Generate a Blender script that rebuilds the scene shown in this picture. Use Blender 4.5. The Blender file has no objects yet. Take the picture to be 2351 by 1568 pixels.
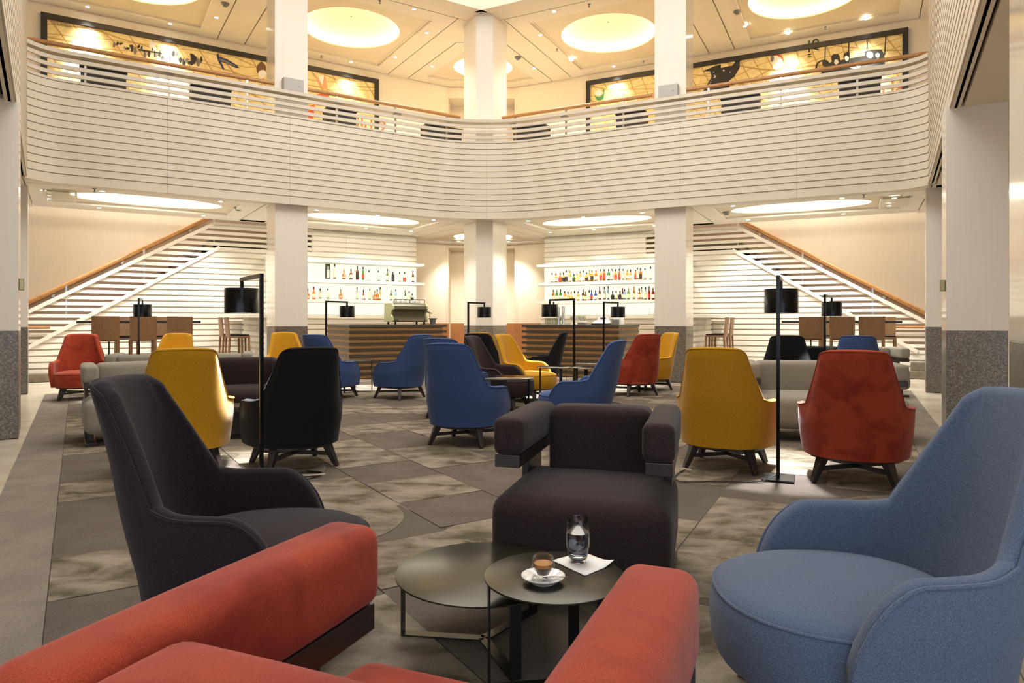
import bpy, bmesh, math, random
from mathutils import Vector, Matrix
R = random.Random(7)
PI = math.pi
# ---------------------------------------------------------------- camera, world, big lights, exposure
F, CX, CY, H = 1567.0, 1175.5, 737.0, 1.2
scn = bpy.context.scene
COL = scn.collection
cam = bpy.data.cameras.new('camera')
cam.sensor_width = 36.0
cam.lens = F / 2351 * 36
cam.shift_y = -47.0 / 2351
cam.clip_start = 0.02
cam.clip_end = 200
camo = bpy.data.objects.new('camera', cam)
camo.location = (0, 0, H)
camo.rotation_euler = (PI / 2, 0, 0)
COL.objects.link(camo)
scn.camera = camo

wd = bpy.data.worlds.new('world')
scn.world = wd
wd.use_nodes = True
wd.node_tree.nodes['Background'].inputs[0].default_value = (.80, .87, 1.0, 1)
wd.node_tree.nodes['Background'].inputs[1].default_value = 1.15

def area(name, loc, rot, sx, sy, power, col):
    l = bpy.data.lights.new(name, 'AREA')
    l.shape = 'RECTANGLE'
    l.size, l.size_y, l.energy, l.color = sx, sy, power, col
    o = bpy.data.objects.new(name, l)
    o.location, o.rotation_euler = loc, rot
    COL.objects.link(o)
    return o
area('atrium_ceiling_light', (0, 7.6, 9.0), (0, 0, 0), 7.0, 8.0, 480, (1.0, .98, .95))
SPOT_UP, SPOT_LOW, LAMP_E = 120, 125, 260
COVE_E, SHELF_E, LENS_E = 21.0, .62, 30.0

scn.view_settings.view_transform = 'Standard'
scn.view_settings.look = 'None'
scn.view_settings.gamma = 1
scn.view_settings.exposure = 0.92
scn.view_settings.use_curve_mapping = False
scn.cycles.use_denoising = True
scn.cycles.max_bounces = 8
scn.cycles.diffuse_bounces = 4
scn.cycles.glossy_bounces = 3
scn.cycles.transmission_bounces = 8
scn.cycles.transparent_max_bounces = 8
scn.cycles.caustics_reflective = False
scn.cycles.caustics_refractive = False
scn.cycles.sample_clamp_indirect = 4.0

# ---------------------------------------------------------------- materials
MAT = {}
def sr(*c):
    return tuple((x / 255 / 12.92 if x / 255 <= .04045 else ((x / 255 + .055) / 1.055) ** 2.4) for x in c) + (1,)
def base(name):
    m = bpy.data.materials.new(name)
    m.use_nodes = True
    nt = m.node_tree
    b = nt.nodes['Principled BSDF']
    MAT[name] = m
    return m, nt, b
def N(nt, t, **kw):
    n = nt.nodes.new(t)
    for k, v in kw.items():
        if k in ('operation', 'blend_type', 'data_type', 'feature', 'wave_type', 'bands_direction', 'noise_dimensions', 'distance'):
            setattr(n, k, v)
        else:
            n.inputs[k].default_value = v
    return n
def coords(nt, scale=(1, 1, 1), kind='Object'):
    t = nt.nodes.new('ShaderNodeTexCoord')
    mp = nt.nodes.new('ShaderNodeMapping')
    mp.inputs['Scale'].default_value = scale
    nt.links.new(t.outputs[kind], mp.inputs['Vector'])
    return mp.outputs['Vector']
def ramp(nt, fac, stops):
    r = nt.nodes.new('ShaderNodeValToRGB')
    e = r.color_ramp.elements
    e[0].position, e[0].color = stops[0]
    e[1].position, e[1].color = stops[-1]
    for p, c in stops[1:-1]:
        x = e.new(p)
        x.color = c
    nt.links.new(fac, r.inputs['Fac'])
    return r.outputs['Color']
def bump(nt, b, fac, strength=.2, dist=.002):
    bp = nt.nodes.new('ShaderNodeBump')
    bp.inputs['Strength'].default_value = strength
    bp.inputs['Distance'].default_value = dist
    nt.links.new(fac, bp.inputs['Height'])
    nt.links.new(bp.outputs['Normal'], b.inputs['Normal'])
def plain(name, col, rough=.5, metal=0, coat=0, spec=None):
    m, nt, b = base(name)
    b.inputs['Base Color'].default_value = col
    b.inputs['Roughness'].default_value = rough
    b.inputs['Metallic'].default_value = metal
    b.inputs['Coat Weight'].default_value = coat
    if spec is not None:
        b.inputs['Specular IOR Level'].default_value = spec
    return m
def emit(name, col, strength):
    m, nt, b = base(name)
    b.inputs['Base Color'].default_value = (0, 0, 0, 1)
    b.inputs['Emission Color'].default_value = col
    b.inputs['Emission Strength'].default_value = strength
    return m
def plaster(name, c0, c1, rough, scale=(30, 30, 1.2), spec=.3):
    m, nt, b = base(name)
    v = coords(nt, scale)
    n = N(nt, 'ShaderNodeTexNoise', Scale=1.5, Detail=4.0)
    nt.links.new(v, n.inputs['Vector'])
    nt.links.new(ramp(nt, n.outputs['Fac'], [(.3, c0), (.7, c1)]), b.inputs['Base Color'])
    b.inputs['Roughness'].default_value = rough
    b.inputs['Specular IOR Level'].default_value = spec
    return m
def fabric(name, dark, light, scale=1.0, sheen=.25, blotch=None, stretch=(90, 90, 30)):
    m, nt, b = base(name)
    v = coords(nt, tuple(s * scale for s in stretch))
    n = N(nt, 'ShaderNodeTexNoise', Scale=6.0, Detail=3.0, Roughness=.6)
    nt.links.new(v, n.inputs['Vector'])
    col = ramp(nt, n.outputs['Fac'], [(.37, dark), (.63, light)])
    if blotch:
        v2 = coords(nt, (1, 1, 1))
        n2 = N(nt, 'ShaderNodeTexNoise', Scale=5.5, Detail=3.0, Distortion=.8)
        nt.links.new(v2, n2.inputs['Vector'])
        mx = nt.nodes.new('ShaderNodeMixRGB')
        mx.inputs['Color2'].default_value = blotch
        nt.links.new(ramp(nt, n2.outputs['Fac'], [(.42, (0, 0, 0, 1)), (.75, (.75, .75, .75, 1))]), mx.inputs['Fac'])
        nt.links.new(col, mx.inputs['Color1'])
        col = mx.outputs['Color']
    nt.links.new(col, b.inputs['Base Color'])
    b.inputs['Roughness'].default_value = .9
    b.inputs['Specular IOR Level'].default_value = .15
    b.inputs['Sheen Weight'].default_value = sheen
    b.inputs['Sheen Roughness'].default_value = .4
    bump(nt, b, n.outputs['Fac'], .35, .002)
    return m
def wood(name, c0, c1, scale, rough=.4):
    m, nt, b = base(name)
    v = coords(nt, scale)
    n = N(nt, 'ShaderNodeTexNoise', Scale=3.0, Detail=5.0, Distortion=.6)
    nt.links.new(v, n.inputs['Vector'])
    nt.links.new(ramp(nt, n.outputs['Fac'], [(.3, c0), (.7, c1)]), b.inputs['Base Color'])
    b.inputs['Roughness'].default_value = rough
    return m
def granite(name, cols, scale=70, rough=.3):
    m, nt, b = base(name)
    v = coords(nt, (1, 1, 1))
    n = N(nt, 'ShaderNodeTexVoronoi', Scale=scale)
    nt.links.new(v, n.inputs['Vector'])
    n2 = N(nt, 'ShaderNodeTexNoise', Scale=scale * .8, Detail=5.0)
    nt.links.new(v, n2.inputs['Vector'])
    mx = nt.nodes.new('ShaderNodeMixRGB')
    nt.links.new(n2.outputs['Fac'], mx.inputs['Fac'])
    nt.links.new(n.outputs['Color'], mx.inputs['Color1'])
    mx.inputs['Color2'].default_value = (.5, .5, .5, 1)
    nt.links.new(ramp(nt, mx.outputs['Color'], [(.3, cols[0]), (.5, cols[1]), (.75, cols[2])]), b.inputs['Base Color'])
    b.inputs['Roughness'].default_value = rough
    return m
def carpet(name, stops, nscale, stretch, fine=260):
    m, nt, b = base(name)
    v = coords(nt, stretch)
    n = N(nt, 'ShaderNodeTexNoise', Scale=nscale, Detail=5.0, Roughness=.62, Distortion=.5)
    nt.links.new(v, n.inputs['Vector'])
    col = ramp(nt, n.outputs['Fac'], stops)
    v2 = coords(nt, (1, 1, 1))
    n2 = N(nt, 'ShaderNodeTexNoise', Scale=fine, Detail=2.0)
    nt.links.new(v2, n2.inputs['Vector'])
    mx = nt.nodes.new('ShaderNodeMixRGB')
    mx.blend_type = 'MULTIPLY'
    mx.inputs['Fac'].default_value = .6
    nt.links.new(col, mx.inputs['Color1'])
    nt.links.new(ramp(nt, n2.outputs['Fac'], [(.3, (.45, .45, .45, 1)), (.65, (1.25, 1.25, 1.25, 1))]), mx.inputs['Color2'])
    nt.links.new(mx.outputs['Color'], b.inputs['Base Color'])
    b.inputs['Roughness'].default_value = .95
    b.inputs['Specular IOR Level'].default_value = .1
    bump(nt, b, n2.outputs['Fac'], .5, .004)
    return m

plaster('wall_plaster', sr(228, 214, 192), sr(233, 220, 199), .6)
plaster('column_plaster', sr(226, 217, 204), sr(229, 221, 208), .38)
plaster('column_side', sr(225, 216, 201), sr(229, 220, 205), .12, spec=.6)
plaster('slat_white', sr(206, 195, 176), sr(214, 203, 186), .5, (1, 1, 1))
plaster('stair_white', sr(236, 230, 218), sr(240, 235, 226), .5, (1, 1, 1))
plaster('ceiling_white', sr(228, 216, 194), sr(234, 222, 202), .55, (1, 1, 1))
plaster('ceiling_panel', sr(222, 206, 176), sr(230, 214, 186), .6, (1, 1, 1))
plaster('stone_floor', sr(178, 166, 146), sr(198, 188, 168), .25, (1.5, 1.5, 1.5))
plaster('stair_stone', sr(105, 98, 84), sr(130, 120, 104), .4, (6, 6, 6))
plaster('stair_dado', sr(158, 134, 116), sr(166, 142, 124), .6)  # dado brown, deepened to carry the shade behind the open slats
plain('dark_void', sr(20, 17, 14), .9)
granite('granite', [sr(78, 71, 60), sr(104, 96, 84), sr(146, 138, 125)], 85)
granite('bar_stone', [sr(38, 33, 28), sr(60, 53, 45), sr(84, 76, 64)], 90, .4)
wood('walnut', sr(124, 90, 52), sr(152, 114, 70), (40, 40, 2.0), .45)
wood('oak_rail', sr(158, 110, 62), sr(184, 134, 82), (3, 3, 12), .28)
wood('stool_wood', sr(118, 86, 56), sr(144, 108, 72), (30, 30, 3), .4)
wood('wainscot', sr(140, 90, 52), sr(164, 110, 66), (30, 30, 1.5), .4)
wood('dark_wood', sr(34, 27, 25), sr(52, 43, 39), (8, 8, 60), .35)
plain('black_metal', sr(24, 23, 24), .38, .3)
plain('lamp_black', sr(14, 14, 16), .22, .5)
plain('black_panel', sr(38, 32, 29), .6)
plain('frame_black', sr(40, 37, 35), .35)
plain('table_bronze', sr(62, 59, 48), .28, .65)
plain('steel', sr(190, 188, 184), .25, 1.0)
plain('chrome', sr(220, 220, 220), .08, 1.0)
plain('speaker_grey', sr(176, 172, 166), .6)
plain('machine_olive', sr(88, 84, 62), .35, .2)
plain('machine_side', sr(165, 165, 120), .35, .3)
plain('white_plastic', sr(225, 222, 214), .4)
plain('grey_plastic', sr(110, 110, 106), .45)
plain('black_plastic', sr(22, 22, 22), .4)
plain('porcelain', sr(238, 235, 230), .12, 0, .5)
plain('paper', sr(240, 237, 230), .8)
plain('espresso', sr(38, 20, 10), .25)
plain('crema', sr(176, 118, 52), .5)
plain('cord_black', sr(24, 22, 22), .6)
plain('cord_tie', sr(190, 176, 150), .7)
plain('brass', sr(150, 140, 100), .3, .8)
plain('lamp_inner', sr(240, 240, 240), .5)
plain('shelf_white', sr(224, 222, 208), .4)
plain('cream_counter', sr(232, 228, 212), .35)
fabric('yellow_fabric', sr(156, 108, 14), sr(202, 150, 34), 1, .2)
fabric('red_fabric', sr(146, 55, 34), sr(168, 71, 46), 1, .15, sr(112, 32, 26))
fabric('blue_fabric', sr(46, 64, 104), sr(72, 93, 138), 1, .15)
fabric('slate_blue_fabric', sr(56, 68, 94), sr(110, 122, 142), 1, .15, stretch=(140, 140, 60))
fabric('black_fabric', sr(14, 14, 15), sr(30, 29, 31), 1, .06)
fabric('aubergine_fabric', sr(25, 21, 26), sr(48, 39, 44), 1, .10)
fabric('brown_fabric', sr(36, 27, 26), sr(62, 48, 46), 1, .10)
fabric('grey_fabric', sr(128, 120, 106), sr(160, 152, 138), 1, .2)
carpet('carpet_plain', [(.35, sr(98, 88, 79)), (.65, sr(109, 99, 89))], 3.0, (1, 1, 1))
carpet('carpet_shag', [(.36, sr(90, 82, 66)), (.48, sr(124, 113, 97)), (.64, sr(152, 140, 123))], 3.4, (1, 1.5, 1))
carpet('carpet_dark', [(.35, sr(94, 86, 76)), (.65, sr(106, 97, 86))], 3.0, (1, 1, 1))
carpet('carpet_border', [(.35, sr(126, 116, 106)), (.65, sr(140, 130, 118))], 3.0, (1, 1, 1))
emit('lens_glow', (1, .96, .88, 1), LENS_E)
emit('cove_glow', (1, .80, .46, 1), COVE_E)
emit('low_cove_glow', (1, .94, .76, 1), 24.0)
emit('shelf_glow', (1, .97, .74, 1), SHELF_E)
emit('bulb_glow', (.93, .96, 1, 1), 2.2)
emit('atrium_glow', (1, .98, .96, 1), 5.0)
def glassy(name, col=(1, 1, 1, 1), ior=1.45, rough=0.0):
    m, nt, b = base(name)
    b.inputs['Base Color'].default_value = col
    b.inputs['Transmission Weight'].default_value = 1
    b.inputs['Roughness'].default_value = rough
    b.inputs['IOR'].default_value = ior
    return m
glassy('glass')
glassy('water', (.96, .98, 1, 1), 1.33)
def bottle_mat(name, col):
    m, nt, b = base(name)
    b.inputs['Base Color'].default_value = col
    b.inputs['Roughness'].default_value = .12
    b.inputs['Coat Weight'].default_value = .4
    tr = N(nt, 'ShaderNodeBsdfTranslucent')
    tr.inputs['Color'].default_value = col
    mx = nt.nodes.new('ShaderNodeMixShader')
    mx.inputs['Fac'].default_value = .55
    out = nt.nodes['Material Output']
    nt.links.new(b.outputs[0], mx.inputs[1])
    nt.links.new(tr.outputs[0], mx.inputs[2])
    nt.links.new(mx.outputs[0], out.inputs['Surface'])
for n_, c_ in dict(amber=sr(206, 120, 34), honey=sr(226, 180, 80), green=sr(70, 140, 58), clear=sr(226, 228, 214), red=sr(166, 46, 32),
                   blue=sr(60, 90, 190), dark=sr(40, 38, 30), olive=sr(120, 122, 48), pale_green=sr(170, 205, 150), brown=sr(110, 60, 28),
                   pale_blue=sr(160, 200, 225)).items():
    bottle_mat('bottle_' + n_, c_)
for n_, c_ in dict(cap_black=sr(28, 26, 22), label_cream=sr(226, 214, 176), label_black=sr(36, 34, 30), label_red=sr(176, 52, 34),
                   cap_red=sr(150, 50, 36), cap_gold=sr(190, 150, 60)).items():
    plain(n_, c_, .5)
# mural canvas: gold ground with thin scribbled lines
m, nt, b = base('mural_gold')
v = coords(nt, (1, 1, 1))
n1 = N(nt, 'ShaderNodeTexNoise', Scale=9.0, Detail=6.0)
nt.links.new(v, n1.inputs['Vector'])
c1 = ramp(nt, n1.outputs['Fac'], [(.35, sr(232, 202, 132)), (.65, sr(244, 224, 164))])
for sc, rot in ((1.1, .5), (.8, 1.3), (1.5, 2.3)):
    t = nt.nodes.new('ShaderNodeTexCoord')
    mp = nt.nodes.new('ShaderNodeMapping')
    mp.inputs['Rotation'].default_value = (rot, rot * .6, rot)
    nt.links.new(t.outputs['Object'], mp.inputs['Vector'])
    w = N(nt, 'ShaderNodeTexWave', Scale=sc, Distortion=5.0, Detail=1.0)
    w.inputs['Detail Scale'].default_value = .6
    nt.links.new(mp.outputs['Vector'], w.inputs['Vector'])
    mx = nt.nodes.new('ShaderNodeMixRGB')
    mx.inputs['Color2'].default_value = sr(180, 142, 78)
    nt.links.new(ramp(nt, w.outputs['Fac'], [(.975, (0, 0, 0, 1)), (.992, (.8, .8, .8, 1))]), mx.inputs['Fac'])
    nt.links.new(c1, mx.inputs['Color1'])
    c1 = mx.outputs['Color']
nt.links.new(c1, b.inputs['Base Color'])
b.inputs['Roughness'].default_value = .6
for n_, c_ in dict(print_black=sr(46, 42, 38), print_white=sr(244, 238, 226), print_skin=sr(224, 164, 120), print_red=sr(206, 84, 48),
                   print_navy=sr(44, 54, 90), print_green=sr(70, 140, 90), print_brown=sr(112, 78, 48), print_grey=sr(120, 112, 104)).items():
    plain(n_, c_, .6)

# ---------------------------------------------------------------- mesh helpers
class MB:
    def __init__(self):
        self.v, self.f = [], []
    def add(self, vs, fs):
        o = len(self.v)
        self.v += [tuple(p) for p in vs]
        self.f += [tuple(i + o for i in f) for f in fs]
        return self
    def hexa(self, p):      # 8 points: bottom ring 4, top ring 4
        return self.add(p, [(0, 1, 2, 3), (7, 6, 5, 4), (0, 4, 5, 1), (1, 5, 6, 2), (2, 6, 7, 3), (3, 7, 4, 0)])
    def box(self, x0, x1, y0, y1, z0, z1, M=None):
        p = [(x0, y0, z0), (x1, y0, z0), (x1, y1, z0), (x0, y1, z0), (x0, y0, z1), (x1, y0, z1), (x1, y1, z1), (x0, y1, z1)]
        if M is not None:
            p = [M @ Vector(q) for q in p]
        return self.hexa(p)
    def prism(self, poly, z0, z1):
        n = len(poly)
        vs = [(x, y, z0) for x, y in poly] + [(x, y, z1) for x, y in poly]
        fs = [tuple(range(n - 1, -1, -1)), tuple(range(n, 2 * n))]
        fs += [(i, (i + 1) % n, n + (i + 1) % n, n + i) for i in range(n)]
        return self.add(vs, fs)
    def rings(self, rings, closed=True, cap=True):
        n = len(rings[0])
        vs = [p for r in rings for p in r]
        fs = []
        for k in range(len(rings) - 1):
            for i in range(n if closed else n - 1):
                j = (i + 1) % n
                fs.append((k * n + i, k * n + j, (k + 1) * n + j, (k + 1) * n + i))
        if cap:
            fs.append(tuple(range(n - 1, -1, -1)))
            fs.append(tuple((len(rings) - 1) * n + i for i in range(n)))
        return self.add(vs, fs)
    def lathe(self, prof, n=24, c=(0, 0), cap=True):
        return self.rings([[(c[0] + r * math.cos(2 * PI * i / n), c[1] + r * math.sin(2 * PI * i / n), z) for i in range(n)] for r, z in prof], cap=cap)
    def cyl(self, c, r, z0, z1, n=16, r2=None):
        return self.lathe([(r, z0), (r if r2 is None else r2, z1)], n, c)
    def tube(self, pts, r, n=8, closed=False):
        P = [Vector(p) for p in pts]
        rings = []
        up = Vector((0, 0, 1))
        for i, p in enumerate(P):
            a = P[i - 1] if (i or closed) else p
            b_ = P[(i + 1) % len(P)] if (i < len(P) - 1 or closed) else p
            t = (b_ - a)
            t = t.normalized() if t.length > 1e-9 else Vector((0, 1, 0))
            s = t.cross(up)
            if s.length < .05:
                s = t.cross(Vector((0, 1, 0)))
            s.normalize()
            q = s.cross(t).normalized()
            rings.append([p + s * (r * math.cos(2 * PI * k / n)) + q * (r * math.sin(2 * PI * k / n)) for k in range(n)])
        if closed:
            rings.append(rings[0])
        return self.rings(rings, cap=not closed)
    def bar(self, p, q, w, h, w2=None, h2=None):
        p, q = Vector(p), Vector(q)
        t = (q - p).normalized()
        s = t.cross(Vector((0, 0, 1)))
        if s.length < .05:
            s = Vector((1, 0, 0))
        s.normalize()
        u = s.cross(t).normalized()
        w2 = w if w2 is None else w2
        h2 = h if h2 is None else h2
        a = [p + s * (i * w / 2) + u * (j * h / 2) for i, j in ((-1, -1), (1, -1), (1, 1), (-1, 1))]
        b_ = [q + s * (i * w2 / 2) + u * (j * h2 / 2) for i, j in ((-1, -1), (1, -1), (1, 1), (-1, 1))]
        return self.hexa(a + b_)
    def rbox(self, x0, x1, y0, y1, z0, z1, r, k=3, bulge=(0, 0, 0), M=None):   # rounded, bulging cushion
        hs = ((x1 - x0) / 2, (y1 - y0) / 2, (z1 - z0) / 2)
        c = Vector(((x0 + x1) / 2, (y0 + y1) / 2, (z0 + z1) / 2))
        r = min(r, min(hs) * .98)
        def ticks(h):
            a = [-h + r * (1 - math.cos(PI / 2 * i / k)) * 1.0 for i in range(k)]
            mid = [-(h - r) + 2 * (h - r) * i / 6 for i in range(7)]
            return a + mid + [-x for x in reversed(a)]
        def put(p):
            q = [max(-(h - r), min(h - r, x)) for x, h in zip(p, hs)]
            d = Vector(p) - Vector(q)
            if d.length > 1e-9:
                d = d.normalized() * r
            o = Vector(q) + d
            u = [o[i] / hs[i] for i in range(3)]
            for i in range(3):
                a, b_ = u[(i + 1) % 3], u[(i + 2) % 3]
                o[i] += bulge[i] * u[i] * max(0, 1 - a * a) * max(0, 1 - b_ * b_)
            o = o + c
            return M @ o if M is not None else o
        T = [ticks(h) for h in hs]
        for ax in range(3):
            a, b_ = (ax + 1) % 3, (ax + 2) % 3
            for sg in (-1, 1):
                vs = []
                for s in T[a]:
                    for t in T[b_]:
                        p = [0, 0, 0]
                        p[ax], p[a], p[b_] = sg * hs[ax], s, t
                        vs.append(put(p))
                nb = len(T[b_])
                self.add(vs, [(i * nb + j, (i + 1) * nb + j, (i + 1) * nb + j + 1, i * nb + j + 1) for i in range(len(T[a]) - 1) for j in range(nb - 1)])
        return self
    def mesh(self, name, mat, smooth=False, bevel=0, weld=False):
        me = bpy.data.meshes.new(name)
        me.from_pydata(self.v, [], self.f)
        bm = bmesh.new()
        bm.from_mesh(me)
        if weld:
            bmesh.ops.remove_doubles(bm, verts=bm.verts, dist=1e-5)
        bmesh.ops.recalc_face_normals(bm, faces=bm.faces)
        if bevel:
            es = [e for e in bm.edges if len(e.link_faces) == 2 and e.calc_face_angle(0) > .5]
            bmesh.ops.bevel(bm, geom=es, offset=bevel, segments=2, affect='EDGES', profile=.6)
        bm.to_mesh(me)
        bm.free()
        if smooth:
            me.shade_smooth()
            if hasattr(me, 'set_sharp_from_angle'):
                me.set_sharp_from_angle(angle=math.radians(42))
        for m_ in (mat if isinstance(mat, (list, tuple)) else [mat]):
            me.materials.append(MAT[m_])
        return me
    def obj(self, name, mat, parent=None, smooth=False, bevel=0, weld=False):
        return link(name, self.mesh(name, mat, smooth, bevel, weld), parent)

def link(name, data, parent=None):
    o = bpy.data.objects.new(name, data)
    COL.objects.link(o)
    o.parent = parent
    return o
def tag(o, label, cat, group=None):
    o['label'], o['category'] = label, cat
    if group:
        o['group'] = group
    return o
def thing(name, label, cat, loc=(0, 0, 0), rz=0, group=None):
    o = bpy.data.objects.new(name, None)
    COL.objects.link(o)
    o.empty_display_size = .1
    o.location, o.rotation_euler = loc, (0, 0, rz)
    return tag(o, label, cat, group)
def struct(o):
    o['kind'] = 'structure'
    return o
def shell(name):
    o = bpy.data.objects.new(name, None)
    COL.objects.link(o)
    return struct(o)
KIDS = {}
def dup(root, loc, rz, label=None, group=None, mats=None):
    def cp(o, parent):
        c = o.copy()
        COL.objects.link(c)
        c.parent = parent
        if mats and o.type == 'MESH' and o.data.materials and o.data.materials[0].name in mats:
            key = (o.data.name, mats[o.data.materials[0].name])
            if key not in KIDS:
                d = o.data.copy()
                d.materials[0] = MAT[key[1]]
                KIDS[key] = d
            c.data = KIDS[key]
        for ch in list(o.children):
            cp(ch, c)
        return c
    r = cp(root, None)
    r.location, r.rotation_euler = loc, (0, 0, rz)
    if label:
        r['label'] = label
    if group:
        r['group'] = group
    return r

# ---------------------------------------------------------------- plan of the hall
CORN = Vector((-.685, 15.15))
aL, aR = math.radians(57.5), math.radians(63.2)
SD = {'L': (Vector((-math.sin(aL), -math.cos(aL))), Vector((-math.cos(aL), math.sin(aL)))),
      'R': (Vector((math.sin(aR), -math.cos(aR))), Vector((math.cos(aR), math.sin(aR))))}
SEND = {'L': 8.22, 'R': 8.49}
SIDEDIR = {'L': Vector((.562, -.827)), 'R': Vector((-.484, -.875))}     # along the side balconies, towards the camera
SIDEOUT = {'L': Vector((-.827, -.562)), 'R': Vector((.875, -.484))}
def P2(sd, s, n):
    ds, dn = SD[sd]
    return CORN + ds * s + dn * n
def P(sd, s, n, z):
    p = P2(sd, s, n)
    return Vector((p.x, p.y, z))
def fbox(mb, sd, s0, s1, n0, n1, z0, z1):
    return mb.hexa([P(sd, s0, n0, z0), P(sd, s1, n0, z0), P(sd, s1, n1, z0), P(sd, s0, n1, z0),
                    P(sd, s0, n0, z1), P(sd, s1, n0, z1), P(sd, s1, n1, z1), P(sd, s0, n1, z1)])
def Q2(sd, t, o):       # along a side balcony: t metres from the far end towards the camera, o metres outwards
    e = P2(sd, SEND[sd], 0)
    return e + SIDEDIR[sd] * t + SIDEOUT[sd] * o
def Q(sd, t, o, z):
    p = Q2(sd, t, o)
    return Vector((p.x, p.y, z))
def qbox(mb, sd, t0, t1, o0, o1, z0, z1):
    return mb.hexa([Q(sd, t0, o0, z0), Q(sd, t1, o0, z0), Q(sd, t1, o1, z0), Q(sd, t0, o1, z0),
                    Q(sd, t0, o0, z1), Q(sd, t1, o0, z1), Q(sd, t1, o1, z1), Q(sd, t0, o1, z1)])
ZB, ZC, ZG = 3.44, 8.05, 4.6
NW = 4.7
SN = {'L': 'left', 'R': 'right'}
def rayplane(sd, u, n):         # s where the view line through column u meets the plane n
    k = (u - CX) / F
    a, d = P2(sd, 0, n), SD[sd][0]
    return (k * a.y - a.x) / (d.x - k * d.y)
def wpt(sd, u, v, n):           # (s, z) on the wall plane n
    s = rayplane(sd, u, n)
    return s, H + (CY - v) / F * P2(sd, s, n).y
def cpt(u, v, z):               # (x, y) on a horizontal plane
    y = (z - H) * F / (CY - v)
    return Vector(((u - CX) / F * y, y))

# ---------------------------------------------------------------- floor and carpet
floor = struct(MB().box(-16, 15, -3, 26, -.3, -.008).obj('floor', 'stone_floor'))
def clip(poly, a, b_, c):       # keep a*x+b*y <= c
    out = []
    for i in range(len(poly)):
        p, q = poly[i], poly[(i + 1) % len(poly)]
        dp, dq = a * p[0] + b_ * p[1] - c, a * q[0] + b_ * q[1] - c
        if dp <= 0:
            out.append(p)
        if (dp < 0 < dq) or (dq < 0 < dp):
            t = dp / (dp - dq)
            out.append((p[0] + (q[0] - p[0]) * t, p[1] + (q[1] - p[1]) * t))
    return out
def area2(poly):
    return abs(sum(poly[i][0] * poly[(i + 1) % len(poly)][1] - poly[(i + 1) % len(poly)][0] * poly[i][1] for i in range(len(poly)))) / 2
RC = random.Random(21)
pieces = []
for sd in 'LR':
    smax = SEND[sd] - .55
    W = .64
    i0 = 0
    for i in range(0, 13):
        s0 = i * W + (.02 if sd == 'L' else .2)
        n = .42
        k = i % 2
        while n > -14:
            ln = RC.choice((.62, .64, .95, 1.25))
            rect = [(s0, n), (s0 + W, n), (s0 + W, n - ln), (s0, n - ln)]
            rect = [(s + .004 * (1 if s == s0 else -1), m_ + .004 * (-1 if m_ == n else 1)) for s, m_ in rect]
            poly = clip(rect, 1, 0, smax)
            if poly:
                # whole panels are kept where their middle lies on this side of the hall's axis
                cs, cn = sum(q[0] for q in poly) / len(poly), sum(q[1] for q in poly) / len(poly)
                if -1.757 * cs - cn > (.35 if sd == 'L' else .9):
                    poly = []
            if len(poly) > 2 and area2(poly) > .01:
                wp = [tuple(P2(sd, s, m_)) for s, m_ in poly]
                if max(p[1] for p in wp) > 1.0:
                    pieces.append((wp, k, 0, sd))
                    if RC.random() < .22:
                        c0 = rect[RC.randrange(4)]
                        circ = [(c0[0] + .6 * math.cos(2 * PI * j / 40), c0[1] + .6 * math.sin(2 * PI * j / 40)) for j in range(40)]
                        xs, ys = [q[0] for q in poly], [q[1] for q in poly]
                        for a, b_, c in ((-1, 0, -min(xs)), (1, 0, max(xs)), (0, -1, -min(ys)), (0, 1, max(ys)), (1, 0, smax)):
                            circ = clip(circ, a, b_, c) if circ else circ
                        if len(circ) > 3 and area2(circ) > .03:
                            pieces.append(([tuple(P2(sd, s, m_)) for s, m_ in circ], k + 1, 1, sd))
            n -= ln
            k += 1
    # pale border strip along the side columns
    b0, b1 = smax + .004, smax + .34
    st = [(b0, .42), (b1, .42), (b1, -13), (b0, -13)]
    MB().prism([tuple(P2(sd, s, m_)) for s, m_ in st], -.008, -.002).obj('carpet_border', 'carpet_border', floor)
und = [tuple(P2('L', 8.0, .42)), tuple(P2('L', -.2, .42)), tuple(P2('R', -.2, .42)), tuple(P2('R', 8.0, .42)), tuple(P2('R', 8.0, -13.5)), tuple(P2('L', 8.0, -13.5))]
MB().prism(und, -.0078, -.0072).obj('carpet_underlay', 'carpet_dark', floor)
pieces.sort(key=lambda x: -area2(x[0]) if x[2] == 0 else 0)
for wp, k, lift, sd in pieces:
    if wp[0][1] > 16:
        continue
    mat = ('carpet_shag', 'carpet_plain')[k % 2]
    if mat == 'carpet_plain' and RC.random() < .35:
        mat = 'carpet_dark'
    zt = (.0 if mat == 'carpet_shag' else -.002) + (.0015 if lift else 0) - (.0042 if sd == 'R' else 0)
    MB().prism(wp, -.008, zt).obj('carpet_panel', mat, floor)

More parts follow.
